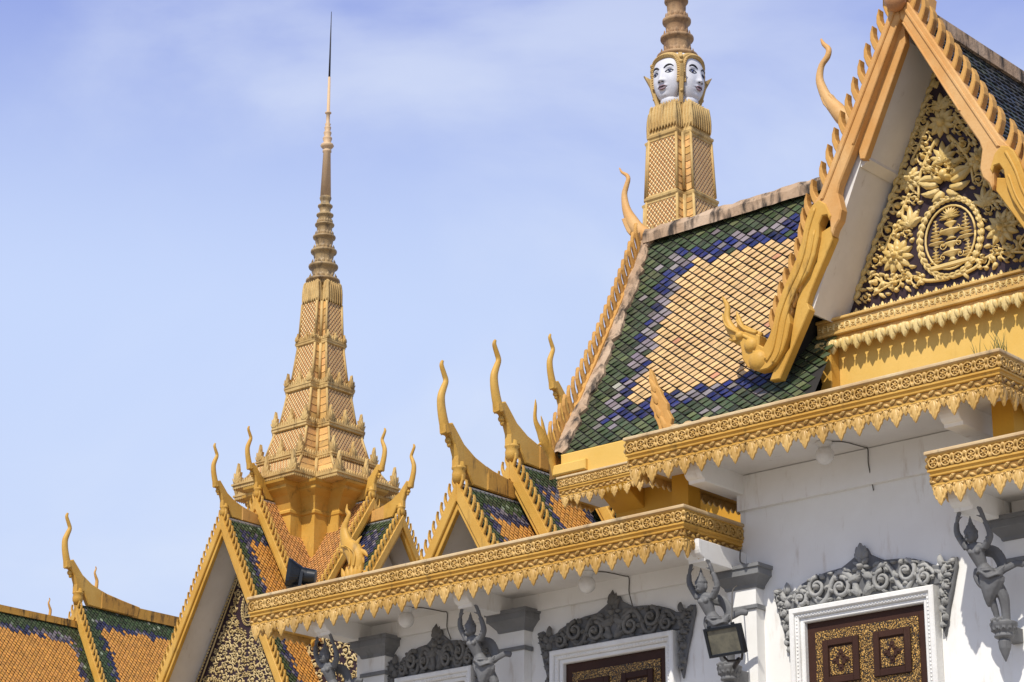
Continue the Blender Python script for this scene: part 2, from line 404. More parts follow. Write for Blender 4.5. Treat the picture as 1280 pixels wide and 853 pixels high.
def dome(mb, T, u, z, R, h, n0=0.0, mi=0, seg=8, sz=1.0):
    v = []; f = []
    for i, (r, q) in enumerate(((1, 0), (0.8, 0.6), (0.4, 0.92))):
        for k in range(seg):
            g = 2 * pi * k / seg; v.append(T(u + R * r * cos(g), n0 + h * q, z + R * sz * r * sin(g)))
    v.append(T(u, n0 + h, z))
    for i in range(2):
        for k in range(seg): f.append((i * seg + k, i * seg + (k + 1) % seg, (i + 1) * seg + (k + 1) % seg, (i + 1) * seg + k))
    for k in range(seg): f.append((2 * seg + k, 2 * seg + (k + 1) % seg, 3 * seg))
    mb.add(v, f, mi, True)
def vine(mb, T, pts, r0, r1, n0=0.0, mi=0, seg=6):
    n = len(pts); tube(mb, [T(p[0], n0 + (p[2] if len(p) > 2 else 0), p[1]) for p in pts], [r0 + (r1 - r0) * i / (n - 1) for i in range(n)], seg, mi)
def rosette(mb, T, u, z, R, h, n0=0.0, petals=9, mi=0):
    a0 = random.random()
    for k in range(petals): leaf(mb, T, u + 0.25 * R * cos(a0 + 2 * pi * k / petals), z + 0.25 * R * sin(a0 + 2 * pi * k / petals), a0 + 2 * pi * k / petals, R * 0.78, R * 0.25, h * 0.8, n0, 0, 0, mi, 5)
    dome(mb, T, u, z, R * 0.36, h * 1.15, n0, mi)
def spiral(mb, T, u, z, R, d, a0, h, n0=0.0, mi=0, turns=1.35, leaves=True):
    pts = []; m = 15
    for i in range(m):
        t = i / (m - 1); r = R * (0.92 - 0.68 * t); a = a0 + d * 2 * pi * turns * t
        pts.append((u + r * cos(a), z + r * sin(a), h * 0.3))
    vine(mb, T, pts, R * 0.135, R * 0.08, n0, mi, 5)
    dome(mb, T, u, z, R * 0.26, h, n0 + h * 0.15, mi, 7)
    if leaves:
        for k in range(5):
            a = a0 + d * 2 * pi * (0.08 + 0.17 * k); r = R * (0.9 - 0.08 * k)
            leaf(mb, T, u + r * cos(a), z + r * sin(a), a + d * 0.9, R * 0.62, R * 0.2, h * 0.9, n0, 2, d * 1.2, mi, 5)
        a = a0 + d * 2 * pi * 0.85
        leaf(mb, T, u + R * 0.3 * cos(a), z + R * 0.3 * sin(a), a + d * 1.4, R * 0.5, R * 0.2, h * 1.1, n0, 2, d * 1.0, mi, 5)
def palmette(mb, T, u, z, H, Wd, h, n0=0.0, mi=0):
    leaf(mb, T, u, z, pi / 2, H, Wd * 0.3, h, n0, 0, 0, mi, 5)
    for s in (-1, 1):
        leaf(mb, T, u, z + H * 0.05, pi / 2 - s * 0.55, H * 0.8, Wd * 0.22, h * 0.85, n0, 0, s * 0.5, mi, 5)
        leaf(mb, T, u, z, pi / 2 - s * 1.1, H * 0.62, Wd * 0.2, h * 0.75, n0, 0, s * 0.8, mi, 5)
def in_poly(p, poly):
    c = False; n = len(poly)
    for i in range(n):
        a, b = poly[i], poly[i - 1]
        if (a[1] > p[1]) != (b[1] > p[1]) and p[0] < (b[0] - a[0]) * (p[1] - a[1]) / (b[1] - a[1]) + a[0]: c = not c
    return c
def fill(mb, T, poly, occ, sizes, h, rnd, n0=0.0, mi=0, sym=True, tries=500):
    """scrollwork packed into a polygon, mirrored about u = 0; occ holds circles already used"""
    us = [p[0] for p in poly]; zs = [p[1] for p in poly]; got = []
    for R, kind in sizes:
        for _ in range(tries):
            u = rnd.uniform(0 if sym else min(us), max(us)); z = rnd.uniform(min(zs), max(zs))
            if sym and u < R * 0.9: continue
            if not all(in_poly((u + R * 0.9 * cos(g), z + R * 0.9 * sin(g)), poly) for g in [k * pi / 4 for k in range(8)]): continue
            if any(hypot(u - o[0], z - o[1]) < o[2] + R * 0.92 for o in occ): continue
            occ.append((u, z, R)); got.append((u, z, R, kind))
    for u, z, R, kind in got:
        a0 = rnd.uniform(0, 2 * pi); d = rnd.choice((-1, 1))
        for s in ((1, -1) if sym else (1,)):
            aa = a0 if s == 1 else pi - a0
            if kind == 's': spiral(mb, T, s * u, z, R, d * s, aa, h, n0, mi)
            elif kind == 'r': rosette(mb, T, s * u, z, R, h, n0, 8, mi)
            else: leaf(mb, T, s * (u - R * 0.8 * cos(a0)), z - R * 0.8 * sin(a0), aa, R * 1.8, R * 0.55, h * 0.9, n0, 2, s * d * 0.7, mi, 6)

def flames(mb, T, lines, flat):
    ax = T(0, 1, 0) - T(0, 0, 0)
    for pts in lines:
        q = smoothline(pts, 4); tube(mb, [T(a, 0, b) for a, b, r in q], [max(.004, r) for a, b, r in q], 10, 0, (ax, flat))

# ------------------------------------------------------------------ tiles
def jit(c, a): 
    k = 1 + random.uniform(-a, a); return (c[0] * k, c[1] * (k + random.uniform(-a, a) * 0.2), c[2] * (k + random.uniform(-a, a) * 0.3))
GRN, BLU, LIL, CRM, ORG = (0.052, 0.076, 0.034), (0.018, 0.026, 0.125), (0.24, 0.205, 0.215), (0.73, 0.47, 0.21), (0.66, 0.30, 0.06)
NAVY = (0.028, 0.032, 0.085)
def tiles_square(mb, S, NV, w, h, tw, th, colfn, clip=None):
    nc, nr = int(round(w / tw)), int(round(h / th))
    for j in range(nr):
        for i in range(-1, nc + 1):
            off = 0.5 * (j % 2); a0 = max(0, (i + off + 0.03) / nc); a1 = min(1, (i + off + 0.95) / nc)
            if a1 - a0 < 0.2 / nc: continue
            ac, tcn = (a0 + a1) / 2, (j + 0.5) / nr
            c = colfn(i + off, j, nc, nr)
            if c is None or (clip and not clip(S(ac, tcn))): continue
            t0, t1 = j / nr, min(1.004, (j + 1.12) / nr)
            l0, l1 = 0.008, 0.030 + random.uniform(-0.006, 0.010); sk = random.uniform(-0.06, 0.06) / nr
            p = [S(a0, t0) + NV * l0, S(a1, t0) + NV * l0, S(a1, t1 + sk) + NV * (l1 + random.uniform(-0.004, 0.004)), S(a0, t1 - sk) + NV * l1]
            q = [x - NV * 0.014 for x in p]
            m0 = (p[0] + p[1]) / 2 + NV * 0.010; m1 = (p[2] + p[3]) / 2 + NV * 0.010
            mb.add([p[0], m0, p[1], p[2], m1, p[3], q[2], q[3], q[0], q[1]], [(0, 1, 4, 5), (1, 2, 3, 4), (5, 4, 3, 6, 7), (0, 5, 7, 8), (2, 3, 6, 9)], 0, False, c)
def tiles_diamond(mb, S, NV, w, h, tw, th, colfn, clip=None, gap=0.86):
    nc, nr = int(round(w / tw)), int(round(h / th))
    for j in range(-1, nr + 1):
        for i in range(-1, nc + 2):
            a = (i + 0.5 * (j % 2)) / nc; t = (j + 0.5) / nr
            if a < -0.01 or a > 1.01: continue
            c = colfn(i, j, nc, nr)
            if c is None or (clip and not clip(S(a, t))): continue
            hw, hh = gap * 0.5 / nc, gap / nr; lift = 0.026 + random.uniform(-0.008, 0.014)
            cl = lambda x: min(1, max(0, x))
            p = [S(cl(a), cl(t - hh)) + NV * 0.006, S(cl(a + hw), cl(t)) + NV * 0.014, S(cl(a), cl(t + hh)) + NV * lift, S(cl(a - hw), cl(t)) + NV * 0.014]
            q = [p[1] - NV * 0.012, p[2] - NV * 0.014, p[3] - NV * 0.012]
            mb.add(p + q, [(0, 1, 2, 3), (3, 2, 5, 6), (2, 1, 4, 5)], 0, False, c)
def border_pattern(g, b, centre, top=None, right=True, left=True, bottom=True, mixlil=0.2):
    def fn(i, j, nc, nr):
        d = []
        if left: d.append(i)
        if right: d.append(nc - 1 - i)
        d.append(j * (top or 1.0))
        if bottom: d.append((nr - 1 - j))
        m = min(d) + random.uniform(-0.7, 0.7)
        if m < g: return jit((0.042, 0.068, 0.026) if random.random() > 0.06 else (0.20, 0.23, 0.16), 0.4)
        if m < g + b: return jit(NAVY if random.random() > mixlil else (0.15, 0.13, 0.15), 0.35)
        return jit(centre, 0.16)
    return fn

# ------------------------------------------------------------------ roof pieces shared by all the halls
HORN = [(0.549, 2.433, 4), (0.58, 2.335, 9), (0.506, 2.178, 11), (0.448, 2.037, 12), (0.516, 1.864, 15), (0.578, 1.693, 18), (0.574, 1.5, 20), (0.526, 1.28, 22), (0.468, 1.102, 24), (0.411, 0.95, 27)]
PLATE = [(0.535, 0.94), (0.388, 0.928), (0.26, 0.765), (0.174, 0.555), (0.17, 0.326), (-0.103, 0.386), (-0.189, 0.213), (-0.3, 0.16), (-1.97, 0.10), (-2.057, 0.30), (-1.45, 0.38), (-0.882, 0.47), (-0.376, 0.64), (-0.041, 0.835), (0.183, 1.072), (0.306, 1.198), (0.555, 1.119)]
def chofa(T, s, parent, m=None, ridge=None, name='horn_finial'):
    """slender curved horn rising from the gable apex, with its bud, chin knob and flared ridge comb"""
    m = m or GOLD; mb = MB()
    h = smoothline([(n, z, r) for n, z, r in HORN], 4)
    ax = T(1, 0, 0) - T(0, 0, 0)
    tube(mb, [T(0, n * s, z * s) for n, z, r in h], [(r + 3) / 4.265 / 58 * s for n, z, r in h], 10, 0, (ax, 0.85))
    prism(mb, side(T), [(n * s, z * s) for n, z in PLATE[:7] + [(-0.3, 0.05), (-0.75, 0.03), (-0.882, 0.47)] + PLATE[12:]], -0.085 * s, 0.085 * s, 0, 0.025 * s)
    ellip(mb, T, (0, 0.36 * s, 0.83 * s), (0.06 * s, 0.075 * s, 0.07 * s)); ellip(mb, T, (0, 0.33 * s, 0.76 * s), (0.045 * s, 0.05 * s, 0.07 * s))
    o = part(mb, name, m, parent)
    b = MB(); lathe(b, (0, 0.03 * s, 0), [(0.01 * s, 0.0), (0.09 * s, 0.04 * s), (0.135 * s, 0.12 * s), (0.142 * s, 0.2 * s), (0.125 * s, 0.29 * s), (0.15 * s, 0.32 * s), (0.15 * s, 0.35 * s), (0.11 * s, 0.38 * s), (0.1 * s, 0.46 * s)], 14, 0, T)
    part(b, 'bud', BUD if m is GOLD_PINK else m, o)
    r = MB(); prism(r, side(T), [(n * s, z * s) for n, z in [(-0.7, 0.03), (-1.97, 0.0), (-2.057, 0.30), (-1.45, 0.38), (-0.882, 0.47), (-0.7, 0.52)]], -0.11 * s, 0.11 * s, 0, 0.025 * s)
    if ridge is not False: part(r, 'ridge_comb', ridge or GOLD_MOSS, o)
    return o
CLAW = [(0.0, -0.75), (0.28, -0.25), (0.50, 0.10), (0.63, 0.42), (0.61, 0.72), (0.46, 1.02), (0.42, 0.99), (0.43, 0.72), (0.38, 0.48), (0.22, 0.22), (-0.02, 0.02), (-0.26, -0.12), (-0.26, -0.4)]
def crockets(T, sd, slope, W, sp, h, parent, m, n0=0.02, n1=0.09, z0=0.05, start=0.12, line=None):
    mb = MB(); O = T(0, 0, 0); T0 = lambda a, b, c: T(a, b, c) - O
    prism(mb, T0, [(sd * (a - 0.2) * h * 0.75, b * h) for a, b in CLAW], n0, n1, 0, 0.012)
    spots = []
    if line:
        for a, b in line: spots.append(T(sd * a, 0, b))
    else:
        k = start
        L = W * sqrt(1 + slope * slope); dl = 1 / sqrt(1 + slope * slope)
        while k < L - 0.05:
            spots.append(T(sd * k * dl, 0, z0 - slope * k * dl)); k += sp
    spread(mb, 'crocket', m, parent, spots)
def gable_roof(root, T, L, W, slope, tw, th, pat, board=0.16, sp=0.17, ch=0.20, cs=1.0, recess=0.6, gold=None, rel=True, slopes=(1, -1), diamond=True, wallmat=None, tm=None, ridge_m=None, hood=True):
    gold = gold or GOLD; ln = sqrt(1 + slope * slope)
    for sd in slopes:
        mb = MB()
        p0 = T(0, -0.02, 0.04); du = T(sd * W, 0, -slope * W) - T(0, 0, 0); dn = T(0, -L, 0) - T(0, 0, 0)
        NV = (T(sd * slope, 0, 1) - T(0, 0, 0)).normalized()
        S = lambda a, t: p0 + dn * a + du * t
        (tiles_diamond if diamond else tiles_square)(mb, S, NV, L, W * ln, tw, th, pat)
        b = MB(); v = [S(0, 0), S(1, 0), S(1, 1), S(0, 1)]; b.add(v + [x - NV * 0.09 for x in v], [(7, 6, 5, 4)], 0); b.add(v + [x - NV * 0.09 for x in v], [(0, 1, 2, 3), (0, 4, 5, 1), (1, 5, 6, 2), (2, 6, 7, 3), (3, 7, 4, 0)], 1)
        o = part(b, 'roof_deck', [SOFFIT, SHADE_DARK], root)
        part(mb, 'roof_tiles', tm or TILE_M, o)
    for sd in (1, -1):
        mb = MB(); bv = board * ln; we = W
        ie = (we - board * slope / ln, 0.03 - slope * we - board / ln)
        poly = [(0, 0.05), (we, 0.05 - slope * we), ie, (0, 0.03 - bv)]
        prism(mb, T, [(sd * a, b) for a, b in poly], 0.0, 0.11, 0, 0.015)
        poly = [(0, 0.03 - bv + 0.01), (ie[0], ie[1] + 0.02), (ie[0] - 0.4 * board * slope / ln, ie[1] - 0.4 * board / ln), (0, 0.03 - 1.45 * bv)]
        prism(mb, T, [(sd * a, b) for a, b in poly], -0.05, 0.055, 0, 0.01)
        o = part(mb, 'gable_board', gold, root)
        if sp: crockets(T, sd, slope, W, sp, ch, o, gold)
    if hood:
        mb = MB()
        pz = 0.03 - 1.0 * board * ln
        prism(mb, T, [(0, pz), (-W, pz - slope * W), (W, pz - slope * W)], -recess - 0.1, -recess, 0)
        o = part(mb, 'pediment', wallmat or PURPLE, root)
        if rel:
            r = MB(); Tp = lambda a, b, c: T(a, b - recess, c)
            zt = pz - 0.25; zb = pz - slope * W
            poly = [(0, zt), (-(zt - zb - 0.05) / slope * 0.93, zb + 0.05), ((zt - zb - 0.05) / slope * 0.93, zb + 0.05)]
            occ = []; rn = random.Random(5)
            if rel == 'medal':
                mz = zt - 1.55; medallion(r, Tp, 0, mz, 0.26, 0.42, 0.035); occ.append((0, mz, 0.4)); occ.append((0, mz - 0.25, 0.3))
                for s in (-1, 1):
                    a, b = (0, zt + 0.12), (s * (zt - zb) / slope * 0.95, zb + 0.05)
                    tube(r, [Tp(a[0] + (b[0] - a[0]) * k / 8, 0.03, a[1] + (b[1] - a[1]) * k / 8) for k in range(9)], 0.02, 6)
                    for k in range(60):
                        t = k / 60; leaf(r, Tp, b[0] * t + s * 0.05, zt + 0.16 - slope * abs(b[0]) * t * 1.01, -pi / 2 + s * 0.9, 0.1, 0.035, 0.03, 0.0, 0, 0.5 * s, 0, 4)
            fill(r, Tp, poly, occ, [(0.13, 's')] * 8 + [(0.10, 'r')] * 5 + [(0.095, 's')] * 34 + [(0.07, 's')] * 44 + [(0.06, 'l')] * 70 + [(0.045, 'l')] * 60, 0.05, rn, 0.0, 0, True, 220)
            part(r, 'scrollwork', ORN_GREY, o)
    if cs: chofa(T, cs, root, gold, ridge_m)

def medallion(mb, T, u, z, rx, rz, h):
    n = 30
    for rr, r in ((1.0, 0.10), (0.8, 0.06)):
        pts = [T(u + rx * rr * cos(2 * pi * k / n), h * 0.4, z + rz * rr * sin(2 * pi * k / n)) for k in range(n + 1)]
        tube(mb, pts, rx * r * 0.55, 6)
    m = 34
    for k in range(m):
        g = 2 * pi * k / m
        for q in (0.5, -0.5): leaf(mb, T, u + rx * 0.98 * cos(g), z + rz * 0.98 * sin(g), atan2(rz * cos(g), -rx * sin(g)) + q, rx * 0.22, rx * 0.06, h * 1.1, h * 0.2, 0, -q, 0, 4)
    def bowl(cu, cz, s, hh=0.10):
        T2 = lambda a, b, c: T(cu + a, b * 0.5, cz + c)
        lathe(mb, (0, 0, 0), [(s * q, hh * zz) for q, zz in ((0.5, 0), (0.25, 0.25), (0.3, 0.5), (0.95, 0.85), (1.0, 1.0), (0.7, 1.05))], 12, 0, T2)
    k = rx / 0.5
    for i, (zz, s) in enumerate(((-0.34, 0.15), (-0.20, 0.12), (-0.02, 0.19), (0.10, 0.10))): bowl(u, z + zz * k, s * k, 0.13 * k)
    for i in range(4): bowl(u, z + (0.2 + 0.035 * i) * k, (0.08 - 0.016 * i) * k, 0.04 * k)
    for i in range(11): leaf(mb, T, u, z + 0.30 * k, pi * i / 10, 0.17 * k, 0.016 * k, h, 0, 0, 0, 0, 4)
    for s in (-1, 1):
        for i in range(6): bowl(u + s * 0.24 * k, z + (-0.02 + 0.055 * i) * k, (0.105 - 0.015 * i) * k, 0.05 * k)
        bowl(u + s * 0.24 * k, z - 0.10 * k, 0.13 * k, 0.07 * k)
        for i in range(5): bowl(u + s * 0.26 * k, z + (-0.36 + 0.05 * i) * k, (0.10 - 0.016 * i) * k, 0.05 * k)
        spiral(mb, T, u + s * 0.13 * k, z - 0.10 * k, 0.07 * k, s, 0.5, h, 0, 0, 1.2, False)
        spiral(mb, T, u + s * 0.14 * k, z - 0.27 * k, 0.06 * k, -s, 0.5, h, 0, 0, 1.2, False)
        spiral(mb, T, u + s * 0.12 * k, z + 0.12 * k, 0.05 * k, -s, 1.5, h, 0, 0, 1.2, False)
    prism(mb, T, [(u - 0.3 * k, z - 0.44 * k), (u + 0.3 * k, z - 0.44 * k), (u + 0.34 * k, z - 0.37 * k), (u - 0.34 * k, z - 0.37 * k)], 0, h, 0, h * 0.3)

# ------------------------------------------------------------------ carved eaves
def eave(root, X0, X1, Yf, Yb, zt, sc_=1.0, ends=(True, True), gold=None, name='eave', big=0.25, soffit=True, coping=None):
    gold = gold or GOLD; k = sc_; mb = MB()
    prof = [(-0.30, 0.0), (0.02, 0.0), (0.025, -0.015), (0.025, -0.035), (0.0, -0.045), (0.0, -0.065), (-0.012, -0.07), (-0.012, -0.205), (0.004, -0.212), (0.006, -0.235), (-0.012, -0.245), (-0.02, -0.262), (-0.01, -0.27), (-0.012, -0.285), (-0.035, -0.295), (-0.035, -0.37), (-0.022, -0.378), (-0.022, -0.398), (-0.05, -0.405), (-0.16, -0.405), (-0.18, -0.38)]
    rings = []
    for o, z in prof:
        o *= k; rings.append([(X0 - o, Yb), (X0 - o, Yf - o), (X1 + o, Yf - o), (X1 + o, Yb)])
    v = []; f = []; mi = []
    for r, (o, z) in zip(rings, prof): v += [(x, y, zt + z * k) for x, y in r]
    for i in range(len(prof) - 1):
        for a in range(3):
            if a == 0 and not ends[0] or a == 2 and not ends[1]: continue
            mb.add([v[i * 4 + a], v[i * 4 + a + 1], v[(i + 1) * 4 + a + 1], v[(i + 1) * 4 + a]], [(0, 1, 2, 3)], 1 if i < 4 else 0)
    o = part(mb, name, [gold, coping or COPING], root)
    sides = [(FRONT((X0 + X1) / 2, Yf, zt), (X1 - X0) / 2)]
    if ends[1]: sides.append((EAST(X1, (Yf + Yb) / 2, zt), (Yb - Yf) / 2))
    if ends[0]: sides.append((WEST(X0, (Yf + Yb) / 2, zt), (Yb - Yf) / 2))
    rn = random.Random(3)
    for T, hl in sides:
        fr = MB(); fg = MB()
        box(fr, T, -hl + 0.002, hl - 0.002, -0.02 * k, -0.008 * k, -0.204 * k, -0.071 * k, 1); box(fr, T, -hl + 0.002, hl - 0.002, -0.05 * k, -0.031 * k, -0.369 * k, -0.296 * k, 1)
        n = max(2, int(round(2 * hl / (0.158 * k)))); st = 2 * hl / n
        for i in range(n):
            u = -hl + st * (i + 0.5); j = rn.uniform(-.004, .004)
            ring = [T(u + 0.060 * k * cos(g), 0.006 * k, (-0.138 + 0.060 * sin(g)) * k + j) for g in [2 * pi * q / 12 for q in range(13)]]
            tube(fr, ring, 0.0115 * k, 5)
            rosette(fr, T, u, -0.138 * k + j, 0.05 * k, 0.030 * k, -0.008 * k, 6)
            for zz, an in ((-0.205, pi / 2), (-0.071, -pi / 2)):
                for q in (-0.5, 0.5): leaf(fr, T, u + st / 2, zz * k, an + q, 0.062 * k, 0.018 * k, 0.032 * k, -0.008 * k, 0, -q * 2, 0, 4)
        n2 = max(3, int(round(2 * hl / (0.085 * k)))); s2 = 2 * hl / n2
        for i in range(n2):
            u = -hl + s2 * (i + 0.5)
            leaf(fr, T, u - s2 * 0.42, -0.335 * k, 0.45 if i % 2 else -0.45, s2 * 0.95, 0.024 * k, 0.036 * k, -0.031 * k, 0, 0, 0, 5)
            dome(fr, T, u, (-0.310 if i % 2 else -0.357) * k, 0.016 * k, 0.032 * k, -0.031 * k, 0, 6)
        n3 = max(2, int(round(2 * hl / (big * k)))); s3 = 2 * hl / n3
        for i in range(2 * n3 + 1):
            u = -hl + s3 * i / 2; bigone = i % 2 == 1
            if abs(u) > hl - 0.01: continue
            pendant(fg, T, u, -0.395 * k, ((0.235 if bigone and not (ends[0] and T is sides[-1][0]) else 0.125) + rn.uniform(-.008, .008)) * k, (0.084 if bigone else 0.05) * k, 0.036 * k, -0.045 * k)
            for q in (0.25, -0.25): dome(fg, T, u + q * s3, -0.415 * k, 0.028 * k, 0.03 * k, -0.05 * k, 0, 6)
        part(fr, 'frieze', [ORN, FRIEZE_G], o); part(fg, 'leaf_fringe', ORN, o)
    if soffit:
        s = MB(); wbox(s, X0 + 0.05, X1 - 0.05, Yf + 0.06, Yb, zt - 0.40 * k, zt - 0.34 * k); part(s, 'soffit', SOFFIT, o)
    return o
def pendant(mb, T, u, z, H, Wd, h, n0):
    k = [(-1, 0), (1, 0), (1.15, -0.12), (1.0, -0.26), (1.05, -0.40), (0.82, -0.50), (0.74, -0.64), (0.45, -0.72), (0.3, -0.86), (0, -1), (-0.3, -0.86), (-0.45, -0.72), (-0.74, -0.64), (-0.82, -0.50), (-1.05, -0.40), (-1.0, -0.26), (-1.15, -0.12)]
    prism(mb, T, [(u + a * Wd, z + b * H) for a, b in k], n0 - 0.012, n0 + h * 0.5, 0, 0.006)
    leaf(mb, T, u, z - H * 0.12, -pi / 2, H * 0.8, Wd * 0.55, h * 0.8, n0 + h * 0.4, 2, 0, 0, 5)
    for s in (-1, 1):
        leaf(mb, T, u + s * Wd * 0.25, z - H * 0.1, -pi / 2 + s * 0.5, H * 0.45, Wd * 0.3, h * 0.7, n0 + h * 0.4, 0, -s * 0.8, 0, 4)
        dome(mb, T, u + s * Wd * 0.6, z - H * 0.1, Wd * 0.26, h * 0.7, n0 + h * 0.4, 0, 6)

def bracket(root, x, zs, zb, Yw=23.8, reach=0.98, w=0.25):
    mb = MB(); T = FRONT(x, Yw)
    hz = zs - zb
    prof = [(0, zs), (reach, zs), (reach + 0.0, zs - 0.04)] + [(reach - 0.11 + 0.11 * cos(g) , zs - 0.05 - (hz - 0.09) * sin(g)) for g in [pi / 2 * i / 6 for i in range(7)]] + [(reach - 0.12, zb), (0, zb)]
    prism(mb, side(T), prof, -w / 2, w / 2, 0, 0.008)
    part(mb, 'bracket', WHITE, root)
def pilaster(root, x, ztop, Yw=23.8, z0=0.0, w=0.42, d=0.16):
    T = FRONT(x, Yw); mb = MB()
    box(mb, T, -w / 2, w / 2, 0.0, d, z0, ztop - 0.22, 0)
    o = part(mb, 'pilaster', WHITE, root)
    c = MB()
    for zz, a in ((-0.22, 0.02), (-0.17, 0.08), (-0.12, 0.14), (-0.05, 0.17), (0.0, 0.17)): pass
    prof = [(0.0, -0.24), (0.02, -0.235), (0.03, -0.2), (0.11, -0.11), (0.13, -0.10), (0.13, -0.02), (0.15, -0.015), (0.15, 0.03), (0.0, 0.03)]
    rings = []
    for a, z in prof: rings.append([T(-w / 2 - a, 0, ztop + z), T(-w / 2 - a, d + a, ztop + z), T(w / 2 + a, d + a, ztop + z), T(w / 2 + a, 0, ztop + z)])
    for i in range(len(prof) - 1):
        for k in range(3): c.add([rings[i][k], rings[i][k + 1], rings[i + 1][k + 1], rings[i + 1][k]], [(0, 1, 2, 3)])
    c.add(rings[-1], [(0, 1, 2, 3)]); c.add(rings[0], [(0, 1, 2, 3)])
    box(c, T, -w / 2 - 0.03, w / 2 + 0.03, 0.0, d + 0.03, ztop - 0.50, ztop - 0.445, 0, 0.01)
    part(c, 'capital', GREY_CAP, o)

